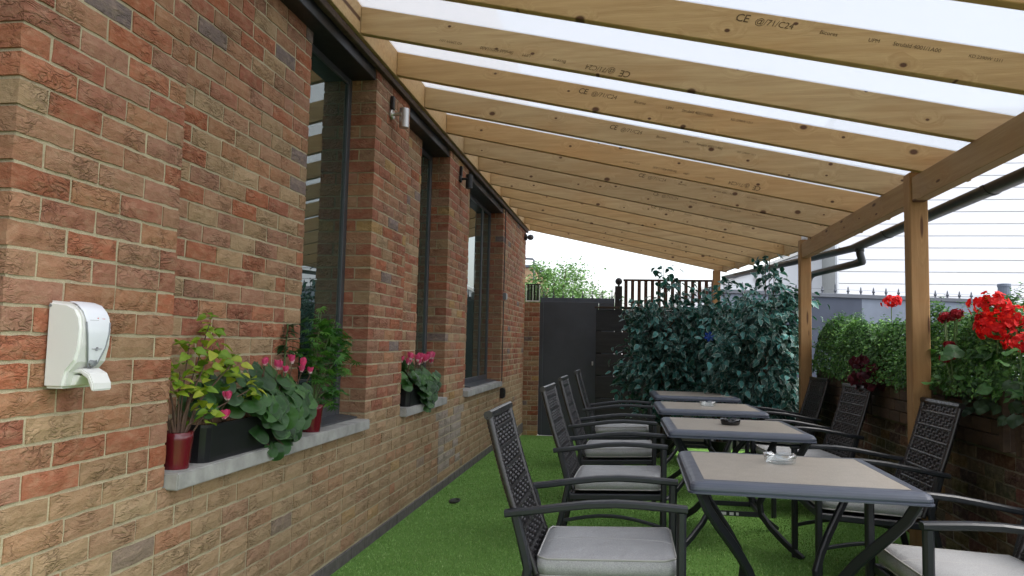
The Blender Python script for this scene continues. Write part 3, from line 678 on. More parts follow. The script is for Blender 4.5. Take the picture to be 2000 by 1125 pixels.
MB().add([(-0.2, -0.15, 3.04), (5.19, -0.15, 5.12), (5.19, 6.1, 5.12), (-0.2, 6.1, 3.04), (-0.2, -0.15, 3.14), (5.19, -0.15, 5.22), (5.19, 6.1, 5.22), (-0.2, 6.1, 3.14)], [(0, 3, 2, 1), (4, 5, 6, 7), (0, 1, 5, 4), (1, 2, 6, 5), (2, 3, 7, 6), (3, 0, 4, 7)]).build('roof', 'white_plastic', ga)
MB().tube([(2.6, -0.1, 3.9), (3.5, -0.1, 2.9)], 0.05, 6).build('strut', 'galvanised', ga)
hb = empty('tan_house', 'tan brick house corner far beyond the gate at left', 'building', (-5.3, 30, -0.2))
box('wall', 'tan_brick', 0, 2.9, 0, 6, 0, 4.6, hb, bevel=0.01); box('roof_edge', 'slate_coping', -0.1, 2.95, -0.1, 6.1, 4.601, 4.7, hb)
box('window', 'window_frame_grey', 1.9, 2.5, -0.02, 0.0, 3.0, 4.0, hb)
lp = empty('street_lamp', 'thin grey lamp post with a bent arm near the tan house', 'lamp', (-2.24, 27, -0.2))
MB().tube([(0.28, 0, 0), (0.28, 0, 4.56), (0.22, 0, 4.61), (-0.28, 0, 4.63)], 0.035, 8, up=(0, 1, 0)).build('pole', 'slate_coping', lp, smooth=True); box('lamp_head', 'slate_coping', -0.42, -0.12, -0.06, 0.06, 4.55, 4.61, lp)

# ------------------------------------------------------------------ foliage helpers
def leaf_tpl(L=1.0, Wd=0.5, stations=((0, 0), (0.14, 0.55), (0.38, 1.0), (0.68, 0.72), (1, 0)), fold=0.18, droop=0.25, inner=0.74):
    """blade along +y, normal +z; returns verts, faces, rim"""
    V = []; F = []; rim = []
    cols = (-1, -inner, 0, inner, 1)
    for t, wv in stations:
        for c in cols:
            V.append((c * wv * Wd / 2, t * L, (abs(c) ** 1.3) * wv * Wd * fold - droop * L * t * t)); rim.append(abs(c) if wv > 0 else 1.0 if t > 0.5 else 0.0)
    n = len(cols)
    for i in range(len(stations) - 1):
        for j in range(n - 1):
            q = [i * n + j, i * n + j + 1, (i + 1) * n + j + 1, (i + 1) * n + j]
            if stations[i][1] == 0: q = [i * n + 2, q[2], q[3]]
            elif stations[i + 1][1] == 0: q = [q[0], q[1], (i + 1) * n + 2]
            F.append(tuple(q))
    return V, F, rim
def heart_tpl(r=0.5, k=16, wave=0.06, cup=0.18):
    V = [(0, 0, 0)]; rim = [0.0]; F = []
    for ring, rr_ in ((0.55, 0.5), (1.0, 1.0)):
        for i in range(k):
            a = 2 * math.pi * i / k; notch = 1 - 0.62 * math.exp(-((a - math.pi * 1.5) / 0.30) ** 2) + 0.12 * math.exp(-((a - math.pi * 0.5) / 0.35) ** 2)
            rad = r * ring * (notch if ring == 1.0 else 0.5 + 0.5 * notch)
            V.append((rad * math.cos(a), rad * math.sin(a), -cup * r * ring * ring + wave * r * ring * math.sin(3 * a + 1))); rim.append(0.5 if ring < 1 else 1.0)
    for i in range(k):
        j = (i + 1) % k; F.append((0, 1 + i, 1 + j)); F.append((1 + i, 1 + k + i, 1 + k + j, 1 + j))
    return V, F, rim
def star_tpl(n=5, L=1.0, spread=1.9, Wd=0.13):
    V = []; F = []; rim = []
    for i in range(n):
        a = math.pi / 2 + spread * (i / (n - 1) - 0.5) * 1.3; l = L * (1 - 0.35 * abs(i / (n - 1) - 0.5) * 2); c, s_ = math.cos(a), math.sin(a); o = len(V)
        V += [(0, 0, 0), (c * l * 0.5 - s_ * Wd / 2, s_ * l * 0.5 + c * Wd / 2, 0.02), (c * l, s_ * l, -0.12 * l), (c * l * 0.5 + s_ * Wd / 2, s_ * l * 0.5 - c * Wd / 2, 0.02)]; F += [(o, o + 3, o + 2), (o, o + 2, o + 1)]; rim += [0, 0, 0, 0]
    return V, F, rim
def tpl_mesh(name, tpl, mat, rnd=0.0):
    V, F, rim = tpl; me = bpy.data.meshes.new(name); me.from_pydata(V, [], F)
    at = me.attributes.new('rim', 'FLOAT', 'POINT'); at.data.foreach_set('value', rim)
    at = me.attributes.new('rnd', 'FLOAT', 'POINT'); at.data.foreach_set('value', [rnd] * len(V))
    me.polygons.foreach_set('use_smooth', [True] * len(me.polygons)); me.materials.append(MATS[mat]); return me
def merged(name, tpls, mats4, mat, parent=None, stuff=True):
    """one mesh from many transformed leaf templates: tpls list of templates, mats4 list of (index, Matrix)"""
    V = []; F = []; rim = []; rnd = []; base = 0
    T = [(np.array(t[0]), t[1], t[2]) for t in tpls]
    for idx, M in mats4:
        tv, tf, trm = T[idx]; Mn = np.array(M); w_ = tv @ Mn[:3, :3].T + Mn[:3, 3]
        V.append(w_); F += [[i + base for i in f] for f in tf]; rim += list(trm); rnd += [random.random()] * len(tv); base += len(tv)
    if not V: return None
    me = bpy.data.meshes.new(name); me.from_pydata(np.concatenate(V).tolist(), [], F)
    at = me.attributes.new('rim', 'FLOAT', 'POINT'); at.data.foreach_set('value', rim)
    at = me.attributes.new('rnd', 'FLOAT', 'POINT'); at.data.foreach_set('value', rnd)
    me.polygons.foreach_set('use_smooth', [True] * len(me.polygons)); me.materials.append(MATS[mat])
    o = link(name, me, parent)
    if stuff: o['kind'] = 'stuff'
    return o
def aim(p, direction, roll, sc, up=None):
    """matrix that puts a template (blade +y, face +z) at p, blade along direction, face turned up as far as possible"""
    y = Vector(direction).normalized(); z = Vector(up) if up else Vector((0, 0, 1)); x = y.cross(z)
    if x.length < 1e-3: x = Vector((1, 0, 0))
    x.normalize(); z = x.cross(y); M = Matrix((x, y, z)).transposed().to_4x4()
    return Matrix.Translation(p) @ M @ Matrix.Rotation(roll, 4, 'Y') @ Matrix.Scale(sc, 4)
def rdir(up=0.0, spread=1.0):
    a = random.uniform(0, 6.283); return Vector((math.cos(a) * spread, math.sin(a) * spread, up + random.uniform(-0.4, 0.4)))
def parts_or_stuff(items, tpls, mat, parent, name, limit, rest):
    """items (idx, Matrix local to parent); nearest to the camera become parts"""
    meshes = [tpl_mesh(name, t, mat) for t in tpls]; pw = parent.matrix_basis
    items = sorted(items, key=lambda t: ((pw @ t[1]).translation - CAM_C).length - 0.3 * random.random())
    for i, M in items[:limit]:
        o = link(name, meshes[i], parent); o.matrix_local = M
    if len(items) > limit: merged(rest, tpls, items[limit:], mat, parent)

SH = [([(0, 0, 0), (-0.30, 0.45, 0.08), (0, 0.5, -0.04), (0.30, 0.45, 0.08), (0, 1, -0.2)], [(0, 2, 1), (0, 3, 2), (1, 2, 4), (2, 3, 4)], [0, 1, 0, 1, 1])]
# tree beyond the gate
def tree(loc, h, rx, rz, n, label, name='leafy_tree'):
    t = empty(name, label, 'tree', loc)
    pts = [(0, 0, 0), (0.05, 0, h * 0.3), (-0.05, 0.05, h * 0.6)]
    m = MB().tube(pts, lambda i: 0.09 - 0.025 * i, 8, up=(1, 0, 0))
    for i in range(9):
        a = random.uniform(0, 6.28); rr_ = rx * random.uniform(0.4, 0.85)
        m.tube([(0, 0, h * random.uniform(0.3, 0.55)), (math.cos(a) * rr_ * 0.5, math.sin(a) * rr_ * 0.5, h * 0.65), (math.cos(a) * rr_, math.sin(a) * rr_, h * random.uniform(0.7, 0.95))], lambda i: 0.035 - 0.012 * i, 5, up=(1, 0, 0))
    tr_ = m.build('trunk', 'bark', t); tpl = SH
    it = []; cl = []
    for _ in range(70):
        d = Vector((random.gauss(0, 1), random.gauss(0, 1), random.gauss(0, 1))).normalized() * random.random() ** 0.4; cl.append((Vector((d.x * rx * 0.9, d.y * rx * 0.9, h - rz + d.z * rz * 0.9)), random.uniform(0.16, 0.34) * rx))
    for _ in range(n):
        c, r = random.choice(cl); d = Vector((random.gauss(0, 1), random.gauss(0, 1), random.gauss(0, 1))) * 0.5; p = c + d * r
        it.append((0, aim(p, rdir(-0.2), random.uniform(-1, 1), random.uniform(0.06, 0.12))))
    merged('crown', tpl, it, 'tree_leaf', t)
tree((-0.50, 21, -0.2), 4.0, 1.25, 1.35, 11000, 'pale green leafy tree seen above the grey gate')
tree((0.85, 24, -0.2), 3.4, 0.7, 0.7, 700, 'small thin tree right of the pale green tree beyond the gate', 'small_tree')

# ------------------------------------------------------------------ artificial ficus trees
FT = [leaf_tpl(1, 0.62, droop=0.22), leaf_tpl(1, 0.68, droop=0.35, fold=0.2), leaf_tpl(1, 0.56, droop=0.1, fold=0.1)]
def ficus(loc, cz, rx, ry, rz, n, sprigs, label):
    t = empty('ficus_tree', label, 'plant', loc, group='artificial ficus trees by the fence')
    pot = MB().lathe([(0.11, 0), (0.145, 0.26), (0.15, 0.28), (0.13, 0.28), (0.125, 0.25), (0.0, 0.25)], 18, cap=False).build('pot', 'black_plastic', t, smooth=False)
    m = MB()
    for k in range(3):
        a = k * 2.1; pth_ = [(0.03 * math.cos(a + z * 3), 0.03 * math.sin(a + z * 3), z) for z in np.linspace(0.24, cz + rz * 0.4, 9)]
        m.tube(pth_, lambda i: 0.017 - 0.001 * i, 6, up=(1, 0, 0))
    m.build('trunk', 'stem_brown', t)
    items = []; bm_ = MB(); cl = []
    for i in range(80):
        d = rdir(0.0); d.normalize(); p = Vector((d.x * rx * random.uniform(0.35, 0.95), d.y * ry * random.uniform(0.35, 0.95), cz + random.uniform(-1, 1) * rz * (1 - 0.35 * random.random())))
        hgt = (p.z - cz) / rz; wd = 1 - 0.45 * max(0, hgt) ** 2; p.x *= wd; p.y *= wd; cl.append(p)
        if i % 2 == 0: bm_.tube([(0, 0, max(0.3, p.z - 0.25)), (p.x * 0.5, p.y * 0.5, p.z - 0.08), tuple(p)], lambda i: 0.006 - 0.0015 * i, 5, up=(1, 0, 0.2))
    for sx, sy, sz in sprigs:
        bm_.tube([(sx * 0.6, sy * 0.6, cz + rz * 0.5), (sx * 0.9, sy, (cz + rz * 0.5 + sz) / 2), (sx, sy, sz)], 0.004, 5, up=(1, 0, 0.2))
        for _ in range(36):
            u = random.random(); p = Vector((sx + random.gauss(0, 0.075), sy + random.gauss(0, 0.07), sz - 0.36 * u + 0.02)); items.append((random.randrange(3), aim(p, rdir(-0.5), random.uniform(-0.7, 0.7), random.uniform(0.07, 0.105))))
    bm_.build('branches', 'stem_brown', t)
    for _ in range(n):
        c = random.choice(cl); d = Vector((random.gauss(0, 1), random.gauss(0, 1), random.gauss(0, 1))); p = c + d * 0.085
        if p.z < 0.35: continue
        out = Vector((p.x, p.y - 0.15, 0)); out = out.normalized() if out.length > 0.01 else Vector((0, -1, 0))
        dirv = out * random.uniform(0.2, 1.0) + Vector((random.uniform(-0.8, 0.8), random.uniform(-0.8, 0.4), random.uniform(-1.0, 0.3)))
        items.append((random.randrange(3), aim(p, dirv, random.uniform(-0.9, 0.9), random.uniform(0.065, 0.11))))
    parts_or_stuff(items, FT, 'ficus_leaf', t, 'leaf', 280, 'foliage')
    return t
ficus((2.02, 9.25, FL - 0.02 - 0.14), 1.26, 0.54, 0.40, 0.74, 4400, [(-0.02, -0.1, 2.36), (0.10, 0, 2.28), (0.25, -0.05, 2.20), (-0.35, -0.1, 1.95)], 'left artificial ficus with variegated leaves in front of the black board fence')
ficus((2.68, 9.20, -0.12), 1.24, 0.54, 0.42, 0.76, 4600, [(0.02, -0.2, 2.24), (-0.2, -0.1, 2.1), (0.28, -0.1, 2.15)], 'middle artificial ficus with variegated leaves carrying a blue ornament')
ficus((3.02, 8.28, FL), 1.14, 0.52, 0.50, 0.74, 4800, [(0.02, -0.05, 2.24), (0.08, 0.05, 2.2), (0.10, -0.1, 2.05), (-0.42, 0, 1.86)], 'right artificial ficus with variegated leaves beside the far post')
bf = MB()
for k in range(6):
    a = k * 1.047 + 0.3; bf.add([(0, 0, 0), (0.045 * math.cos(a - 0.4), -0.01, 0.045 * math.sin(a - 0.4)), (0.062 * math.cos(a), 0.006, 0.062 * math.sin(a)), (0.045 * math.cos(a + 0.4), -0.01, 0.045 * math.sin(a + 0.4)), (0, 0.012, 0)], [(0, 1, 2), (0, 2, 3), (4, 2, 1), (4, 3, 2), (0, 3, 4), (0, 4, 1)])
tag(bf.build('blue_ornament', 'blue_print', None, loc=(2.471, 8.45, 1.397)), 'bright blue star-shaped ornament clipped to the middle ficus', 'ornament')

# ------------------------------------------------------------------ garden wall, planters, shrubs on the right
gw = empty('garden_wall', 'low dark brown brick wall behind the right-hand chairs', 'wall', (3.5, 5, 0))
GW = Brickwork()
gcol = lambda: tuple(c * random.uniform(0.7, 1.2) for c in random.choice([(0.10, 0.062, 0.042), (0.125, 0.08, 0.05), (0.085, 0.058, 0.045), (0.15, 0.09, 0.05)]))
for k in range(10):
    y = 8.6 + (0.1 if k % 2 else 0)
    while y > 0.6:
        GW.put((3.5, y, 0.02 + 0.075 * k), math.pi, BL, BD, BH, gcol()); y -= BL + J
GW2 = [(((l[0] - 3.5), l[1] - 5, l[2]), rz, L, D, H, c) for (l, rz, L, D, H, c) in GW.b]
items = sorted(GW.b, key=lambda t: (Vector(t[0]) - Vector((2.6, 3.4, 0.7))).length)
loose = Brickwork(); loose.b = []
for i, (l, rz, L, D, H, c) in enumerate(items):
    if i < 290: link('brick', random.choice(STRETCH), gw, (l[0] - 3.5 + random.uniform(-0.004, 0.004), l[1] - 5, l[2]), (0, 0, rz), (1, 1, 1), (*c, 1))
    else: loose.b.append(((l[0] - 3.5, l[1] - 5, l[2]), rz, L, D, H, c))
loose.build(gw, 0)
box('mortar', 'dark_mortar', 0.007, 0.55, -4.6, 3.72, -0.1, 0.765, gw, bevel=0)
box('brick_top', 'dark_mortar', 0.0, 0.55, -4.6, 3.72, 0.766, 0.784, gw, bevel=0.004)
def planter(y0, y1, label):
    p = empty('planter_box', label, 'planter', (3.45, (y0 + y1) / 2, 0.785), group='block planters on the garden wall')
    h, ln = 0.315, y1 - y0
    box('liner', 'dark_wood', 0.035, 0.43, -ln / 2, ln / 2, 0.0, h - 0.03, p, bevel=0)
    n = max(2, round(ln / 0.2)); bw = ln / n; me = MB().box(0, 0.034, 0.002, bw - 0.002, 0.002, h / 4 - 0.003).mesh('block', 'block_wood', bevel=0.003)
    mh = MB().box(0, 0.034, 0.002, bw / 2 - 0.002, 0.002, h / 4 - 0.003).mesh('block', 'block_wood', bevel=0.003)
    for r in range(4):
        y = -ln / 2
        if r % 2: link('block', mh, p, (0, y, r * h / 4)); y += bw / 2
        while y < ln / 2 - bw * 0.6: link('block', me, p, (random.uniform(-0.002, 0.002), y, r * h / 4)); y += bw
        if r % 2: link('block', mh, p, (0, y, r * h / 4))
    for s in (-1, 1): box('end_post', 'dark_wood', -0.006, 0.03, s * (ln / 2 + 0.022) - 0.019, s * (ln / 2 + 0.022) + 0.019, 0, h, p)
    box('soil', 'soil', 0.036, 0.42, -ln / 2 + 0.01, ln / 2 - 0.01, h - 0.029, h - 0.01, p, bevel=0.004)
    return p
planter(6.24, 7.72, 'brown block planter at the far end of the garden wall beside the far post')
planter(4.10, 6.10, 'brown block planter behind the near timber post on the garden wall')
planter(2.0, 3.90, 'brown block planter at the right edge of the picture on the garden wall')
def shrub(loc, ry, rx, h, n, label, size=(0.019, 0.032), mat='shrub_leaf', name='leafy_shrub'):
    t = empty(name, label, 'plant', loc, group='green plants in the planters')
    lumps = [(random.uniform(-0.9, 0.9), random.uniform(-0.9, 0.9), random.uniform(0.2, 0.42), random.uniform(-0.16, 0.16)) for _ in range(20)]
    def top(u, v):
        r2 = u * u + v * v; z = h * max(0.0, 1 - 0.9 * r2 ** 1.6)
        for a, b_, w_, k in lumps: z += h * k * math.exp(-((u - a) ** 2 + (v - b_) ** 2) / (w_ * w_ * 0.5))
        return z
    st = MB()
    for i in range(36):
        a = random.uniform(0, 6.283); r = random.random() ** 0.5 * 0.9; u, v = r * math.cos(a), r * math.sin(a); z = max(0.05, top(u, v) * 0.93)
        st.tube([(v * rx * 0.3, u * ry * 0.4, 0.0), (v * rx * 0.8, u * ry * 0.85, z * 0.55), (v * rx, u * ry, z)], lambda i: 0.004 - 0.001 * i, 5, up=(1, 0, 0.1))
    st.build('stems', 'stem_green', t)
    it = []
    for _ in range(n):
        a = random.uniform(0, 6.283); r = random.random() ** 0.45 * 1.04; u, v = r * math.cos(a), r * math.sin(a); f = 1 - 0.45 * random.random() ** 2.2
        p = Vector((v * rx, u * ry, top(u, v) * f + random.gauss(0, 0.012)))
        if r > 0.75 and v < 0: p.z -= random.random() ** 2 * 0.05
        nrm = Vector((v * 1.2, u * 1.0, 0.9 * (1 - r) + 0.5)); d = nrm.cross(Vector((random.gauss(0, 1), random.gauss(0, 1), random.gauss(0, 1)))) + nrm * random.uniform(-0.1, 0.5)
        it.append((0, aim(p, d, random.uniform(-0.5, 0.5), random.uniform(*size) * (1.5 if random.random() < 0.15 else 1.0), up=nrm)))
    for _ in range(34):                       # loose sprigs that break the outline
        a = random.uniform(0, 6.283); r = random.random() ** 0.5; u, v = r * math.cos(a), r * math.sin(a); b0 = Vector((v * rx, u * ry, top(u, v))); dv = Vector((v * 0.6 + random.gauss(0, 0.2), u * 0.6 + random.gauss(0, 0.2), 1)).normalized() * random.uniform(0.04, 0.10)
        for k in range(14):
            it.append((0, aim(b0 + dv * (k / 13) + Vector((random.gauss(0, 0.008), random.gauss(0, 0.008), 0)), rdir(0.3), random.uniform(-0.5, 0.5), random.uniform(*size))))
    merged('foliage', SH, it, mat, t); return t
PZ = 1.085
shrub((3.60, 7.34, PZ), 0.44, 0.26, 0.50, 9000, 'bright green leafy plant in the far planter next to the far post')
shrub((3.60, 6.60, PZ), 0.46, 0.28, 0.44, 9500, 'rounded green leafy plant between the two timber posts')
shrub((3.60, 5.85, PZ), 0.38, 0.26, 0.41, 7500, 'green leafy plant just left of the near timber post')
shrub((3.58, 4.98, PZ), 0.44, 0.28, 0.42, 10000, 'large green leafy plant just right of the near timber post', (0.017, 0.028))
shrub((3.60, 4.28, PZ), 0.46, 0.28, 0.46, 9500, 'green leafy plant below the big red flower heads at right', (0.018, 0.030))
shrub((3.62, 3.45, PZ), 0.42, 0.28, 0.44, 7000, 'green leafy plant at the right edge of the picture')
PET = [leaf_tpl(1, 0.85, ((0, 0), (0.35, 0.8), (0.75, 1.0), (1, 0)), 0.12, 0.15, 0.5)]
GER = [heart_tpl(0.5, 14, 0.16, 0.10)]
def flower_head(parent, p, r, n, mat, name='flower'):
    it = []
    for _ in range(max(14, n // 3)):
        d = Vector((random.gauss(0, 1), random.gauss(0, 1), random.gauss(0.25, 0.8))).normalized(); q = Vector(p) + Vector((d.x * r, d.y * r, d.z * r * 0.72)) * random.uniform(0.6, 1.05); fs = random.uniform(0.012, 0.019) * (0.6 + 4.0 * r)
        e = d.orthogonal().normalized(); f = d.cross(e); a0 = random.random() * 6.28
        for k in range(5): a = a0 + k * 1.2566; it.append((0, aim(q, e * math.cos(a) + f * math.sin(a) + d * random.uniform(0.1, 0.45), random.uniform(-0.3, 0.3), fs * random.uniform(1.2, 1.6), up=d)))
    o = merged(name, PET, it, mat, parent, stuff=False); return o
def geranium(loc, heads, leaves, label, mat='red_petal', spread=0.2):
    t = empty('geranium', label, 'flower', loc, group='red geraniums in the planters')
    st = MB()
    for (x, y, z, r) in heads:
        st.tube([(x * 0.4, y * 0.4, -0.02), (x * 0.8, y * 0.8, z * 0.6), (x, y, z - r * 0.5)], 0.0035, 6, up=(1, 0, 0.1))
    st.build('stalks', 'stem_green', t)
    for (x, y, z, r) in heads: flower_head(t, (x, y, z), r, int(70 + 900 * r), mat)
    lm = tpl_mesh('leaf', GER[0], 'geranium_leaf')
    for _ in range(leaves):
        p = Vector((random.uniform(-0.18, 0.12), random.uniform(-1, 1) * spread, random.uniform(0.0, 0.3))); o = link('leaf', lm, t)
        o.matrix_local = aim(p, rdir(0.0), random.uniform(-0.5, 0.5), random.uniform(0.06, 0.10), up=(-0.5, -0.4, 1))
    return t
geranium((3.56, 6.02, PZ + 0.02), [(0.02, 0.0, 0.555, 0.072)], 7, 'tall red geranium head on a thin stalk left of the near post')
geranium((3.62, 5.55, PZ + 0.02), [(-0.02, 0.0, 0.40, 0.05)], 3, 'red geranium partly hidden by the near timber post')
geranium((3.44, 4.10, PZ), [(0.0, 0.04, 0.45, 0.10), (0.0, 0.10, 0.375, 0.05), (-0.03, -0.09, 0.325, 0.105), (0.02, -0.17, 0.37, 0.08)], 12, 'big bright red geranium with several round heads at right')
geranium((3.42, 3.80, PZ), [(-0.02, -0.02, 0.25, 0.07)], 8, 'red geranium head cut by the right edge of the picture')
geranium((3.42, 4.56, PZ), [(0.0, 0.10, 0.39, 0.028), (-0.02, 0.03, 0.40, 0.032), (0.0, -0.04, 0.40, 0.036), (-0.02, -0.12, 0.41, 0.035)], 6, 'row of small dark crimson flower clusters on the plant right of the post', 'crimson_petal')
geranium((3.36, 4.36, PZ), [(-0.05, -0.04, 0.235, 0.026), (-0.06, -0.02, 0.165, 0.040)], 5, 'drooping dark crimson flower clusters below the bright red heads', 'crimson_petal')
he = empty('heuchera', 'dark purple leaved plant in the planter beside the near timber post', 'plant', (3.38, 5.92, PZ + 0.0))
hm = tpl_mesh('leaf', heart_tpl(0.5, 14, 0.2, 0.2), 'heuchera_leaf')
for _ in range(70):
    p = Vector((random.uniform(-0.09, 0.08), random.uniform(-0.20, 0.20), random.uniform(-0.08, 0.15))); o = link('leaf', hm, he); o.matrix_local = aim(p, Vector((0, random.uniform(-1, 1), -1)), random.uniform(-0.6, 0.6), random.uniform(0.05, 0.085), up=(-0.8 + random.gauss(0, 0.3), -0.8 + random.gauss(0, 0.3), 0.6))
tr2 = empty('trailing_plant', 'large grey-green trailing leaves hanging over the planter at right', 'plant', (3.45, 4.10, PZ - 0.02))
leaf_mat('trailing_leaf', [(0, (0.020, 0.050, 0.022)), (1, (0.05, 0.10, 0.05))], None, 1, 0.15, 0.5); tm = tpl_mesh('leaf', GER[0], 'trailing_leaf')
for _ in range(34):
    p = Vector((random.uniform(-0.07, 0.02), random.uniform(-0.30, 0.42), random.uniform(-0.12, 0.12))); o = link('leaf', tm, tr2)
    o.matrix_local = aim(p, (-0.4, random.uniform(-0.6, 0.6), -1), random.uniform(-0.5, 0.5), random.uniform(0.045, 0.085), up=(-1, -0.5, 0.5))

# ------------------------------------------------------------------ window-sill plants
SZ = 0.797
def round_pot(loc, r0, r1, h, label):
    t = empty('flower_pot', label, 'pot', loc, group='red pots on the first sill')
    MB().lathe([(r0, 0), (r0 + (r1 - r0) * 0.8, h * 0.8), (r1, h), (r1 - 0.006, h + 0.002), (r1 - 0.010, h - 0.006), (r1 - 0.014, h - 0.02), (0.001, h - 0.02)], 28, cap=False).build('body', 'red_pot', t, smooth=True)
    MB().lathe([(0.001, 0), (r1 - 0.014, 0.001), (r1 - 0.016, 0.005), (0.001, 0.006)], 20, cap=False).build('soil', 'soil', t, loc=(0, 0, h - 0.022)); return t
def trough(loc, L, wd, h, label):
    t = empty('plant_trough', label, 'planter', loc, group='black plastic troughs on the sills')
    m = MB(); k = 0.88; a, b_ = wd / 2, L / 2
    lv = [(k, 0.0), (0.90, 0.02), (0.95, h * 0.6), (1.0, h - 0.012), (1.05, h - 0.012), (1.05, h), (0.97, h), (0.94, h - 0.03)]
    rings = []
    for s_, z in lv:
        q = 0.03; A2, B2 = a * s_, b_ - (1 - s_) * a
        pts = [(A2 - q, -B2), (A2 - q * 0.3, -B2 + q * 0.3), (A2, -B2 + q), (A2, B2 - q), (A2 - q * 0.3, B2 - q * 0.3), (A2 - q, B2), (-A2 + q, B2), (-A2 + q * 0.3, B2 - q * 0.3), (-A2, B2 - q), (-A2, -B2 + q), (-A2 + q * 0.3, -B2 + q * 0.3), (-A2 + q, -B2)]
        rings.append([(x, y, z) for x, y in pts])
    n = 12; V = [p for r in rings for p in r]; F = [(i * n + j, i * n + (j + 1) % n, (i + 1) * n + (j + 1) % n, (i + 1) * n + j) for i in range(len(lv) - 1) for j in range(n)]
    F.append(tuple(range(n))[::-1]); m.add(V, F); m.build('body', 'black_plastic', t)
    box('soil', 'soil', -a * 0.92, a * 0.92, -b_ + 0.02, b_ - 0.02, h - 0.04, h - 0.025, t, bevel=0.002); return t
HT = [heart_tpl(0.5, 18, 0.07, 0.2), heart_tpl(0.5, 18, 0.12, 0.1)]
def cyclamen(loc, L, wd, n, flowers, label, hmax=0.20, cat='plant'):
    t = empty('cyclamen', label, cat, loc, group='cyclamen in the sill troughs'); ms = [tpl_mesh('leaf', h_, 'cyclamen_leaf') for h_ in HT]
    st = MB()
    for i in range(n):
        drape = i % 5 < 2; u = random.gauss(0.22, 0.36) if drape else random.uniform(-1, -0.2) if i % 5 == 2 else random.uniform(-0.6, 1); v = random.uniform(-1, 1)
        y = u * (L / 2 + 0.02)
        if drape:
            dz = random.random(); x = wd / 2 + 0.02 + 0.035 * math.sin(math.pi * (0.2 + 0.8 * dz)); u = max(-0.7, min(0.78, u)); y = u * (L / 2 + 0.02); z = 0.10 - 0.27 * dz * math.exp(-((u - 0.25) / 0.55) ** 2); up = Vector((1.0, -0.35, 0.15 + 0.6 * (1 - dz)))
        else:
            x = v * (wd / 2 + 0.02); z = hmax * (0.30 + 0.55 * random.random()) * (1 - 0.45 * u * u) * (1 - 0.35 * max(0, v)); up = Vector((0.55 + 0.5 * v, -0.45 + u * 0.25, 0.75))
        up += Vector((random.gauss(0, 0.28), random.gauss(0, 0.28), random.gauss(0, 0.15))); p = Vector((x, y, z)); ddir = Vector((0.6 + v * 0.4, u * 0.3 + random.gauss(0, 0.5), -0.9))
        o = link('leaf', ms[i % 2], t); o.matrix_local = aim(p, ddir, random.uniform(-0.35, 0.35), random.uniform(0.055, 0.10) * (1.15 if v > 0.3 else 1.0), up=up)
        if i % 3 == 0: st.tube([(x * 0.2, y * 0.7, -0.03), (x * 0.6, y * 0.9, z * 0.7), tuple(p)], 0.0022, 5, up=(1, 0, 0.1))
    for (x, y, z, s_) in flowers: st.tube([(x * 0.3, y * 0.8, 0.0), (x * 0.7, y, z * 0.6), (x, y, z)], 0.0025, 5, up=(1, 0, 0.1))
    st.build('stalks', 'stem_brown', t)
    pt = leaf_tpl(1, 0.62, ((0, 0), (0.25, 0.7), (0.6, 1.0), (0.85, 0.75), (1, 0)), 0.25, -0.15, 0.6); pt2 = (pt[0], pt[1], [1.0 - 0.8 * (v[1]) for v in pt[0]])
    for (x, y, z, s_) in flowers:
        it = []
        for k in range(6):
            a = k * 1.047 + random.random(); out = Vector((math.cos(a), math.sin(a), 0)); it.append((0, aim(Vector((x, y, z)) + out * 0.006, out * random.uniform(0.25, 0.6) + Vector((0, 0, 1)), random.uniform(-0.5, 0.5), s_ * random.uniform(1.05, 1.35), up=-out)))
        merged('flower', [pt2], it, 'pink_petal', t, stuff=False)
    return t
trough((-0.06, 3.015, SZ), 0.88, 0.17, 0.145, 'long black trough of cyclamen on the first window sill')
cyclamen((-0.06, 3.02, SZ + 0.13), 0.84, 0.17, 175, [(0.04, 0.06, 0.225, 0.030), (0.07, 0.13, 0.205, 0.040), (0.09, 0.16, 0.190, 0.030), (0.04, 0.33, 0.225, 0.036), (0.07, 0.38, 0.205, 0.042), (0.09, 0.43, 0.175, 0.030), (0.08, 0.35, 0.185, 0.030), (0.10, -0.36, 0.03, 0.032), (0.095, -0.33, 0.10, 0.030)],
         'large-leaved cyclamen with pink and white flowers on the first window sill', 0.29)
trough((-0.055, 5.42, SZ), 0.52, 0.17, 0.13, 'short black trough on the second window sill')
cyclamen((-0.055, 5.44, SZ + 0.12), 0.70, 0.17, 150, [(random.uniform(0.0, 0.10), -0.28 + 0.038 * k + random.uniform(-0.015, 0.015), 0.20 + random.uniform(-0.015, 0.045) - 0.02 * abs(k - 8) / 8, random.uniform(0.040, 0.052)) for k in range(18)],
         'compact cyclamen with a row of bright pink flowers on the second sill', 0.22)
round_pot((-0.030, 2.475, SZ), 0.043, 0.055, 0.13, 'red glazed pot at the near end of the first sill')
lime = empty('coleus', 'leggy yellow-green plant growing from the near red pot', 'plant', (-0.03, 2.475, SZ + 0.11))
LT = tpl_mesh('leaf', leaf_tpl(1, 0.72, ((0, 0), (0.15, 0.75), (0.4, 1.0), (0.75, 0.6), (1, 0)), 0.15, 0.3), 'lime_leaf')
ends = [(-0.05, -0.06, 0.29), (0.02, -0.04, 0.24), (0.0, 0.04, 0.34), (-0.02, 0.20, 0.42), (0.03, 0.10, 0.26), (0.06, 0.22, 0.25), (0.04, 0.30, 0.28), (0.10, 0.33, 0.16), (0.05, 0.02, 0.18), (0.07, 0.07, 0.09), (0.0, -0.08, 0.20), (0.03, 0.15, 0.33)]
sb = MB()
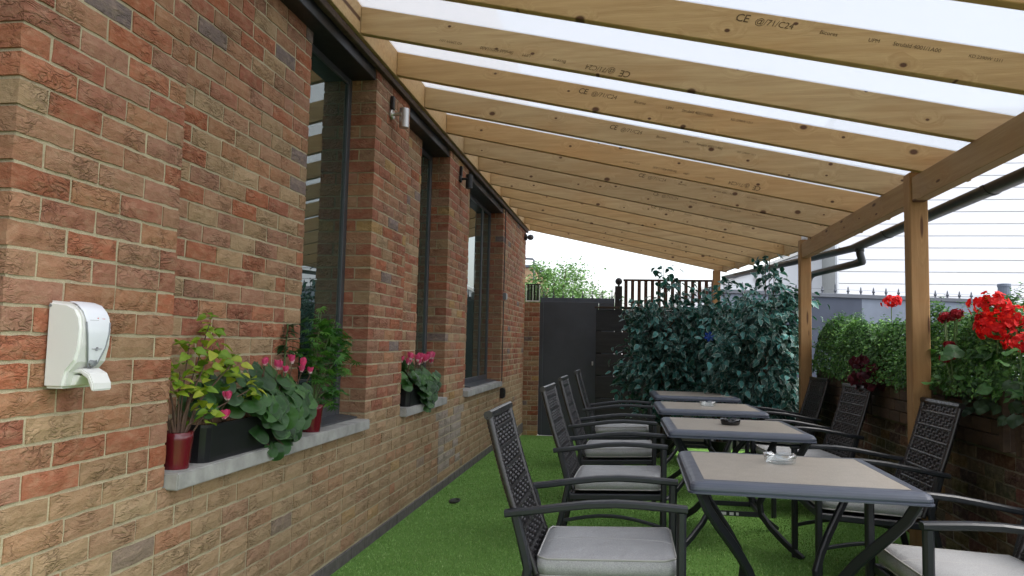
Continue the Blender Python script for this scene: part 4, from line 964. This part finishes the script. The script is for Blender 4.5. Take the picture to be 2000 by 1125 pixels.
for (x, y, z) in ends:
    mid = (x * 0.3, y * 0.35, z * 0.45); sb.tube([(x * 0.15, y * 0.12, -0.01), mid, (x, y, z)], lambda i: 0.0042 - 0.0012 * i, 6, up=(1, 0, 0.1))
    for k in range(13):
        q = Vector((x, y, z)) + Vector((random.gauss(0, 0.022), random.gauss(0, 0.026), random.gauss(-0.012, 0.024))); o = link('leaf', LT, lime); a = k * 0.8 + random.random()
        o.matrix_local = aim(q, (math.cos(a), math.sin(a), random.uniform(-0.5, 0.35)), random.uniform(-0.5, 0.5), random.uniform(0.036, 0.062), up=(0.4, -0.4, 1))
for (x, y, z) in ((-0.03, -0.05, 0.13), (0.0, -0.045, 0.07)): sb.tube([(x * 0.3, y * 0.3, -0.01), (x, y, z)], 0.005, 6, up=(1, 0, 0.1))
sb.build('stems', 'stem_brown', lime)
round_pot((-0.03, 3.62, SZ), 0.045, 0.058, 0.14, 'red glazed pot at the far end of the black trough')
fe = empty('feathery_plant', 'feathery green plant in the far red pot in front of the window', 'plant', (-0.03, 3.62, SZ + 0.12))
ST = [star_tpl(7, 1.0, 2.4, 0.17)]; it = []; sb = MB()
for (x, y, z) in ((0.02, 0.02, 0.50), (-0.03, 0.10, 0.52), (0.03, 0.18, 0.46), (0.02, 0.25, 0.38), (0.05, 0.12, 0.36), (0.02, -0.08, 0.34), (-0.02, 0.04, 0.28), (0.06, 0.0, 0.18), (0.05, 0.2, 0.26), (0.06, 0.08, 0.10), (0.0, 0.3, 0.44)):
    sb.tube([(0, 0, 0), (x * 0.4, y * 0.45, z * 0.6), (x, y, z)], lambda i: 0.004 - 0.001 * i, 5, up=(1, 0, 0.1))
    for k in range(26):
        q = Vector((x, y, z * 0.86)) + Vector((random.gauss(0, 0.035), random.gauss(0, 0.04), random.gauss(-0.015, 0.035))); it.append((0, aim(q, rdir(-0.2), random.uniform(-0.6, 0.6), random.uniform(0.035, 0.065))))
sb.build('stems', 'stem_green', fe); merged('foliage', ST, it, 'feather_leaf', fe)
dk = empty('dark_sprig', 'dark upright leafy sprig rising behind the pink cyclamen flowers', 'plant', (-0.09, 3.40, SZ + 0.10)); sb = MB().tube([(0, 0, 0), (0.0, 0.01, 0.25), (0.005, 0.02, 0.45)], 0.004, 6, up=(1, 0, 0)); sb.build('stem', 'stem_green', dk)
DT = tpl_mesh('leaf', leaf_tpl(1, 0.36, droop=0.35), 'dark_leaf')
for k in range(40):
    z = 0.28 + 0.18 * random.random(); a = k * 2.4; o = link('leaf', DT, dk); o.matrix_local = aim((0.004 * math.cos(a), 0.015 + 0.004 * math.sin(a), z), (math.cos(a), math.sin(a), random.uniform(-0.1, 0.5)), 0, random.uniform(0.05, 0.085))

# ------------------------------------------------------------------ fittings on the brick wall
ds = empty('soap_dispenser', 'white plastic soap dispenser with a push lever on the brick pier', 'dispenser', (0.0, 1.795, 1.125))
prof = [(0.0, 0.0), (0.062, 0.0), (0.072, 0.045), (0.098, 0.075), (0.108, 0.12), (0.110, 0.165), (0.104, 0.20), (0.088, 0.225), (0.062, 0.236), (0.0, 0.243)]
def slab(prof, y0, y1, name, mat, parent, bevel=0.006, seg=3, smooth=True):
    n = len(prof); V = [(x, y0, z) for x, z in prof] + [(x, y1, z) for x, z in prof]; F = [tuple(range(n))[::-1], tuple(range(n, 2 * n))] + [(i, (i + 1) % n, n + (i + 1) % n, n + i) for i in range(n)]
    return MB().add(V, F).build(name, mat, parent, smooth=False, bevel=bevel, seg=seg)
slab(prof, 0.0, 0.122, 'housing', 'white_plastic', ds, 0.008, 3)
# glossy front cover that follows the curve of the housing, tapering to a point below
cov = []; cc = [(0.0995, 0.070), (0.1095, 0.115), (0.1122, 0.150), (0.1105, 0.185), (0.100, 0.213), (0.080, 0.233), (0.055, 0.2415)]; wd = [0.018, 0.034, 0.041, 0.045, 0.047, 0.048, 0.048]
V = []; F = []
for (x, z), w_ in zip(cc, wd): V += [(x + 0.0012, 0.061 - w_, z), (x + 0.004, 0.061, z + 0.0008), (x + 0.0012, 0.061 + w_, z)]
for i in range(len(cc) - 1):
    for j in range(2): a = i * 3 + j; F.append((a, a + 1, a + 4, a + 3))
MB().add(V, F).build('cover', 'white_gloss', ds, smooth=True)
V2 = [(x + 0.0004, y, z) for x, y, z in V]; rimp = [(cc[i][0] + 0.002, 0.061 - wd[i] - 0.001, cc[i][1]) for i in range(3, -1, -1)] + [(0.096, 0.061 - 0.010, 0.060), (0.095, 0.061, 0.057), (0.096, 0.061 + 0.010, 0.060)] + [(cc[i][0] + 0.002, 0.061 + wd[i] + 0.001, cc[i][1]) for i in range(0, 4)]
MB().tube(rimp, 0.0022, 6, up=(1, 0, 0)).build('cover_trim', 'grey_plastic', ds, smooth=True)
MB().lathe([(0.016, 0), (0.014, 0.003), (0.0, 0.004)], 16, cap=False).build('sight_glass', 'grey_plastic', ds, loc=(0.1015, 0.061, 0.076), rot=(0, R_(72), 0), smooth=True)
lev = [(0.070, 0.050), (0.095, 0.056), (0.122, 0.042), (0.136, 0.016), (0.138, -0.004), (0.132, -0.006), (0.116, 0.028), (0.093, 0.044), (0.070, 0.040)]
slab(lev, 0.024, 0.098, 'push_lever', 'white_plastic', ds, 0.004, 2)
slab([(0.05, 0.004), (0.075, 0.008), (0.09, 0.036), (0.05, 0.040)], 0.030, 0.092, 'pump_neck', 'white_plastic', ds, 0.003, 1)
MB().lathe([(0.004, 0), (0.004, 0.002)], 10).build('keyhole', 'grey_plastic', ds, loc=(0.010, 0.0, 0.228), rot=(R_(90), 0, 0))
for (y, z, wy, wz, mt) in ((0.060, 0.196, 0.004, 0.003, 'red_print'), (0.078, 0.195, 0.024, 0.0016, 'red_print'), (0.060, 0.110, 0.040, 0.0016, 'grey_print'), (0.060, 0.1135, 0.008, 0.003, 'grey_print'), (0.060, 0.1065, 0.010, 0.0022, 'grey_print')):
    x = np.interp(z, [c[1] for c in cc], [c[0] for c in cc]) + 0.0046; MB().box(0, 0.0006, -wy / 2, wy / 2, -wz / 2, wz / 2).build('print_mark', mt, ds, loc=(x - 0.12 * abs(y - 0.061), y, z))
MB().tube([(0.1095 + 0.0012, 0.030, 0.190), (0.1095 + 0.003, 0.060, 0.190), (0.1088 + 0.0025, 0.085, 0.183), (0.109, 0.102, 0.1835)], 0.0007, 5, up=(1, 0, 0)).build('swoosh_line', 'grey_print', ds)
def wall_light(loc, mat, label):
    t = empty('wall_light', label, 'light', loc)
    MB().lathe([(0.034, 0), (0.034, 0.012), (0.030, 0.02)], 16).build('wall_plate', mat, t, rot=(0, R_(90), 0), smooth=False)
    MB().tube([(0.015, 0, 0), (0.075, 0, 0)], 0.012, 8).build('arm', mat, t)
    MB().lathe([(0.030, -0.08), (0.033, -0.078), (0.033, 0.05), (0.030, 0.052)], 20).build('lamp_body', mat, t, loc=(0.085, 0.03, -0.005), smooth=False)
    MB().box(-0.012, 0.012, -0.018, 0.018, 0, 0.09).build('bracket', 'black_plastic', t, loc=(0.014, -0.005, 0.03), bevel=0.003); return t
wall_light((0.0, 4.60, 2.78), 'steel', 'brushed steel cylinder wall light high on the pier beside the first window')
wall_light((0.0, 6.62, 2.80), 'black_metal', 'black cylinder wall light high on the second visible pier')
cm = empty('security_camera', 'round dark security camera at the far top corner of the brick wall', 'camera', (0.0, 10.95, 2.88))
MB().lathe([(0.05, 0), (0.05, 0.03), (0.035, 0.04)], 16).build('base', 'black_metal', cm, rot=(0, R_(90), 0)); MB().lathe([(0.045 * math.sin(t), 0.09 - 0.05 * math.cos(t)) for t in np.linspace(0.4, math.pi - 0.02, 9)], 16).build('dome', 'slate_coping', cm, rot=(0, R_(90), 0), smooth=True)
MB().lathe([(0.02, 0), (0.018, 0.01), (0.0, 0.012)], 12, cap=False).build('lens', 'lens', cm, loc=(0.115, -0.028, -0.005), rot=(R_(60), R_(40), 0))
cbx = empty('junction_box', 'small grey junction box on the cable down the last pier', 'box', (0.0, 9.16, 1.86))
MB().box(0, 0.045, -0.04, 0.04, -0.045, 0.045).build('body', 'grey_plastic', cbx, bevel=0.008, seg=2); MB().box(0.0455, 0.049, -0.03, 0.03, -0.035, 0.035).build('lid', 'galvanised', cbx, bevel=0.002)
tag(MB().tube([(0.012, 9.13, 3.0), (0.014, 9.135, 2.6), (0.013, 9.125, 2.2), (0.012, 9.13, 1.92)], 0.006, 6, up=(0, 1, 0)).build('power_cable', 'cable', None), 'black cable dropping from the roof to the junction box', 'cable')
tag(MB().tube([(0.012, 9.13, 1.80), (0.015, 9.12, 1.5), (0.012, 9.13, 1.1), (0.014, 9.12, 0.74)], 0.006, 6, up=(0, 1, 0)).build('power_cable', 'cable', None), 'black cable running from the junction box down to the outdoor socket', 'cable')
sk = empty('outdoor_socket', 'black weatherproof socket low on the last pier below the cable', 'socket', (0.0, 9.12, 0.64)); MB().box(0, 0.05, -0.045, 0.045, -0.06, 0.07).build('body', 'black_plastic', sk, bevel=0.008, seg=2); MB().box(0.051, 0.06, -0.036, 0.036, -0.045, 0.05).build('cover', 'black_plastic', sk, bevel=0.003)

# ------------------------------------------------------------------ tables
def make_table():
    t = empty('patio_table', '', 'table'); H = 0.735; a = 0.4325; rw = 0.062
    prof = [(0.0, 0.0), (0.0, 0.006), (0.005, 0.008), (0.003, 0.016), (0.004, 0.024), (0.009, 0.033), (0.018, 0.040), (0.030, 0.0445), (0.044, 0.046), (rw, 0.046), (rw, 0.0)]     # inward offset, height
    def ring(off, r0=0.03):
        A2 = a - off; r = max(0.004, r0 - off * 0.4); pts = []
        for (sx, sy, a0) in ((1, 1, 0), (-1, 1, 90), (-1, -1, 180), (1, -1, 270)):
            for k in range(5): an = R_(a0 + k * 22.5); pts.append((sx * (A2 - r) + r * math.cos(an), sy * (A2 - r) + r * math.sin(an)))
        return pts
    V = []; n = 20
    for off, z in prof: V += [(x, y, H - 0.046 + z) for x, y in ring(off)]
    m = len(prof); F = [(i * n + j, i * n + (j + 1) % n, ((i + 1) % m) * n + (j + 1) % n, ((i + 1) % m) * n + j) for i in range(m) for j in range(n)]
    MB().add(V, F).build('rim', 'table_rim', t, smooth=False, bevel=0)
    ip = ring(rw + 0.0008); MB().add([(x, y, H - 0.008) for x, y in ip] + [(x, y, H - 0.0005) for x, y in ip], [tuple(range(n))[::-1], tuple(range(n, 2 * n))] + [(j, (j + 1) % n, n + (j + 1) % n, n + j) for j in range(n)]).build('top_panel', 'stone_top', t)
    ip = ring(rw + 0.02); MB().add([(x, y, H - 0.040) for x, y in ip] + [(x, y, H - 0.030) for x, y in ip], [tuple(range(n))[::-1], tuple(range(n, 2 * n))] + [(j, (j + 1) % n, n + (j + 1) % n, n + j) for j in range(n)]).build('underframe', 'black_metal', t)
    for sx in (-1, 1):
        for sy in (-1, 1):
            pts = []
            for u in np.linspace(0, 1, 11):
                z = (H - 0.045) * (1 - u); r = 0.385 - 0.245 * math.sin(min(1, u / 0.72) * math.pi / 2) ** 1.4 + (0.22 * ((u - 0.62) / 0.38) ** 1.6 if u > 0.62 else 0); pts.append((sx * r, sy * r, z))
            MB().bar(pts, 0.024, 0.040, up=(sx, sy, 0.0)).build('leg', 'chair_metal', t, smooth=False)
    for s_, zz in ((-1, 0.20), (1, 0.20)):
        MB().bar([(-0.15, s_ * 0.150, zz), (0.15, s_ * 0.150, zz)], 0.02, 0.03).build('stretcher', 'chair_metal', t); MB().bar([(s_ * 0.150, -0.137, zz), (s_ * 0.150, 0.137, zz)], 0.02, 0.03).build('stretcher', 'chair_metal', t)
    return t
TX = 2.253; TY = [3.30, 5.01, 6.50, 8.10]
TL = ['square grey patio table nearest the camera with a clear glass ashtray', 'square grey patio table carrying the black ashtray', 'square grey patio table with a clear ashtray, third from the camera', 'farthest square grey patio table in front of the ficus trees']
t0 = make_table()
for i, (y, lb) in enumerate(zip(TY, TL)):
    t = t0 if i == 0 else copy_tree(t0); t.location = (TX + (0.012 if i == 3 else 0), y, FL); t.rotation_euler = (0, 0, R_((-0.6, 0.8, 1.2, 2.0)[i])); tag(t, lb, 'table', 'patio tables in a row')
T2 = [o for o in bpy.data.objects if o.get('label') == TL[1]][0]
for x, w_ in ((-0.075, 0.045), (-0.02, 0.025), (0.015, 0.016)): MB().box(-w_ / 2, w_ / 2, 0, 0.001, -0.009, 0.009).build('paper_label', 'paper_label', T2, loc=(x, -0.1615, 0.2))
def ashtray(loc, r, h, mat, label):
    t = empty('ashtray', label, 'ashtray', loc, group='ashtrays on the tables')
    k = 32; V = []
    pr = [(r * 0.80, 0), (r * 0.93, 0.006), (r * 0.97, h * 0.5), (r, h), (r * 0.90, h), (r * 0.86, h * 0.5), (r * 0.78, 0.012), (0.0005, 0.010)]
    for ri, (rr_, z) in enumerate(pr):
        for j in range(k):
            a = 2 * math.pi * j / k; zz = z - (0.010 if ri in (3, 4) and j % 8 in (0, 1) else 0) - (0.003 if ri in (3, 4) and j % 2 else 0); V.append((rr_ * math.cos(a), rr_ * math.sin(a), zz))
    F = [(i * k + j, i * k + (j + 1) % k, (i + 1) * k + (j + 1) % k, (i + 1) * k + j) for i in range(len(pr) - 1) for j in range(k)] + [tuple(range(k))[::-1]]
    MB().add(V, F).build('bowl', mat, t, smooth=True); return t
TT = FL + 0.735
ashtray((2.255, 3.44, TT), 0.070, 0.042, 'clear_glass', 'clear glass ashtray on the nearest table')
ashtray((2.25, 5.02, TT), 0.064, 0.040, 'black_glass', 'black glass ashtray on the second table')
ashtray((2.26, 6.52, TT), 0.066, 0.040, 'clear_glass', 'clear glass ashtray on the third table')

# ------------------------------------------------------------------ chairs (local +x is forward)
def make_chair():
    t = empty('patio_chair', '', 'chair')
    wy = 0.265
    for s_ in (-1, 1):
        # arm: flat bar, low at the rear overhang, swelling in the middle, square front corner
        ap = [(-0.335, s_ * wy, 0.598), (-0.24, s_ * wy, 0.612), (-0.13, s_ * wy, 0.631), (-0.02, s_ * wy, 0.648), (0.08, s_ * wy, 0.656), (0.18, s_ * wy, 0.656), (0.27, s_ * wy, 0.652), (0.335, s_ * wy, 0.649)]
        MB().bar(ap, 0.042, 0.026).build('arm', 'chair_metal', t)
        MB().bar([(0.314, s_ * wy, 0.0), (0.314, s_ * wy, 0.637)], 0.034, 0.034, up=(1, 0, 0)).build('leg', 'chair_metal', t)
        MB().bar([(-0.335, s_ * (wy - 0.005), 0.0), (-0.285, s_ * (wy - 0.005), 0.20), (-0.245, s_ * (wy - 0.005), 0.40), (-0.262, s_ * (wy - 0.005), 0.47), (-0.30, s_ * (wy - 0.008), 0.606)], 0.030, 0.034, up=(1, 0, 0)).build('leg', 'chair_metal', t)
        st = [(-0.27 + 0.57 * u, s_ * wy, 0.19 + 0.045 * math.sin(math.pi * u)) for u in np.linspace(0, 1, 9)]; MB().bar(st, 0.016, 0.020).build('stretcher', 'chair_metal', t)
        MB().bar([(-0.235, s_ * (wy - 0.012), 0.330), (0.298, s_ * (wy - 0.012), 0.357)], 0.024, 0.036).build('side_rail', 'chair_metal', t)
    MB().bar([(0.30, -wy + 0.03, 0.360), (0.30, wy - 0.03, 0.360)], 0.024, 0.040).build('front_rail', 'chair_metal', t); MB().bar([(-0.235, -wy + 0.03, 0.330), (-0.235, wy - 0.03, 0.330)], 0.024, 0.036).build('rear_rail', 'chair_metal', t)
    MB().add([(-0.225, -0.24, 0.338), (0.288, -0.24, 0.364), (0.288, 0.24, 0.364), (-0.225, 0.24, 0.338), (-0.225, -0.24, 0.346), (0.288, -0.24, 0.372), (0.288, 0.24, 0.372), (-0.225, 0.24, 0.346)], [(0, 3, 2, 1), (4, 5, 6, 7), (0, 1, 5, 4), (1, 2, 6, 5), (2, 3, 7, 6), (3, 0, 4, 7)]).build('seat_panel', 'rattan', t)
    # woven back: bottom at the seat, leaning back
    b0, b1 = Vector((-0.215, 0, 0.37)), Vector((-0.415, 0, 0.968)); ax = (b1 - b0); Lb = ax.length; ax.normalize(); nb = Vector((ax.z, 0, -ax.x)); hw = 0.225
    P = lambda u, y, d: b0 + ax * (u * Lb) + Vector((0, y, 0)) + nb * (d - 0.02 * math.sin(math.pi * u) * 0.6)
    wm = MB(); rows, colsn = 40, 12
    for r in range(rows):
        u0, u1 = (r - 0.02) / rows, (r + 1.02) / rows; n = colsn * 4 + 1; band = (r % 5 == 0); V = []; ph = math.pi * (r % 2)
        for i in range(n):
            y = -hw + 2 * hw * i / (n - 1); d = 0.0065 * math.sin(math.pi * colsn * i / (n - 1) + ph); d = 0.008 if band else d
            V += [P(u0, y, d - 0.0025), P((u0 + u1) / 2, y, d + 0.0015), P(u1, y, d - 0.0025)]
        wm.add(V, [(i * 3 + j, i * 3 + j + 1, (i + 1) * 3 + j + 1, (i + 1) * 3 + j) for i in range(n - 1) for j in range(2)])
    for c in range(colsn + 1):
        y = -hw + 2 * hw * (c) / colsn
        wm.add([P(u, y + e, 0.0) for u in np.linspace(0, 1, 9) for e in (-0.0065, 0.0065)], [(i * 2, i * 2 + 1, i * 2 + 3, i * 2 + 2) for i in range(8)])
    MB().add([P(u, y, d) for d in (-0.004, -0.008) for u in np.linspace(0, 1, 7) for y in (-hw, hw)], [(d * 14 + i * 2, d * 14 + i * 2 + 1, d * 14 + i * 2 + 3, d * 14 + i * 2 + 2) for d in (0, 1) for i in range(6)]).build('back_panel', 'rattan', t)
    bk = wm.build('woven_back', 'rattan', t, smooth=True); bk['kind'] = 'stuff'
    def wrap(path):
        MB().tube(path, lambda i: 0.0165 if i % 2 else 0.0142, 8, up=(1, 0, 0.01)).build('wrapped_frame', 'rattan', t, smooth=True)
    us = np.linspace(0.0, 0.975, 79)
    for s_ in (-1, 1): wrap([P(u, s_ * (hw + 0.006), 0.0) for u in us])
    MB().bar([P(0.985, -hw - 0.022, 0), P(0.985, hw + 0.022, 0)], 0.034, 0.030, up=tuple(ax)).build('top_rail', 'rattan', t)
    # cushion
    cu = MB(); nx_, ny_ = 12, 12; x0, x1, hy = -0.215, 0.300, 0.246
    def cz(x, y, top):
        e = max(abs((x - (x0 + x1) / 2) / ((x1 - x0) / 2)), abs(y / hy)); f = (1 - e ** 6)
        base = 0.367 + (x - x0) / (x1 - x0) * 0.026; return base + (0.066 + 0.016 * f + 0.003 * math.sin(7 * x + 3) * math.cos(6 * y) if top else 0.004 - 0.002 * f)
    V = []; 
    for top in (True, False):
        for i in range(nx_ + 1):
            for j in range(ny_ + 1):
                x = x0 + (x1 - x0) * i / nx_; y = -hy + 2 * hy * j / ny_; 
                cr = 0.0
                if i in (0, nx_) and j in (0, ny_): x += 0.012 * (1 if i == 0 else -1); y += 0.012 * (1 if j == 0 else -1)
                V.append((x, y, cz(x, y, top)))
    N1 = (nx_ + 1) * (ny_ + 1); id_ = lambda i, j, tp: (0 if tp else N1) + i * (ny_ + 1) + j; F = []
    for i in range(nx_):
        for j in range(ny_):
            F.append((id_(i, j, 1), id_(i + 1, j, 1), id_(i + 1, j + 1, 1), id_(i, j + 1, 1))); F.append((id_(i, j, 0), id_(i, j + 1, 0), id_(i + 1, j + 1, 0), id_(i + 1, j, 0)))
    per = [(i, 0) for i in range(nx_)] + [(nx_, j) for j in range(ny_)] + [(i, ny_) for i in range(nx_, 0, -1)] + [(0, j) for j in range(ny_, 0, -1)]
    # bulging side wall with one middle ring
    mid0 = len(V)
    for (i, j) in per:
        a = Vector(V[id_(i, j, 1)]); b2 = Vector(V[id_(i, j, 0)]); c = (a + b2) / 2; o2 = Vector((c.x - (x0 + x1) / 2, c.y, 0)).normalized(); V.append(tuple(c + o2 * (0.010 + random.uniform(-0.002, 0.002))))
    m_ = len(per)
    for k in range(m_):
        k2 = (k + 1) % m_; F.append((id_(*per[k], 1), id_(*per[k2], 1), mid0 + k2, mid0 + k)); F.append((mid0 + k, mid0 + k2, id_(*per[k2], 0), id_(*per[k], 0)))
    cu.add(V, F); c_ = cu.build('cushion', 'cushion_fabric', t, smooth=True)
    for tp in (1, 0): MB().tube([V[id_(i, j, tp)] for i, j in per], 0.0038, 6, closed=True, up=(0.01, 0.02, 1)).build('piping', 'piping', c_, smooth=True)
    MB().tube([(x0 + (x1 - x0) * u, 0.004 * math.sin(5 * u), cz(x0 + (x1 - x0) * u, 0, True) - 0.0006) for u in np.linspace(0.03, 0.99, 14)], 0.0016, 5).build('seam', 'piping', c_)
    return t
c0 = make_chair()
CH = [(1.470, 3.04, 0, 'woven dark armchair nearest the camera on the brick wall side'), (1.492, 4.70, -2, 'second woven dark armchair from the camera on the brick wall side'),
      (1.475, 6.00, -1, 'third woven dark armchair from the camera on the brick wall side'), (1.485, 7.50, 0, 'farthest woven dark armchair on the brick wall side'),
      (2.90, 3.02, 183, 'woven dark armchair at the right edge of the picture with its back cut off'), (2.90, 4.44, 181, 'woven dark armchair in front of the near timber post'),
      (2.93, 6.02, 187, 'woven dark armchair between the two timber posts on the planter side'), (2.95, 7.28, 184, 'farthest woven dark armchair on the planter side near the far post')]
for i, (x, y, rz, lb) in enumerate(CH):
    c = c0 if i == 0 else copy_tree(c0); c.location = (x, y, FL); c.rotation_euler = (0, 0, R_(rz)); tag(c, lb, 'chair', 'woven armchairs around the tables')
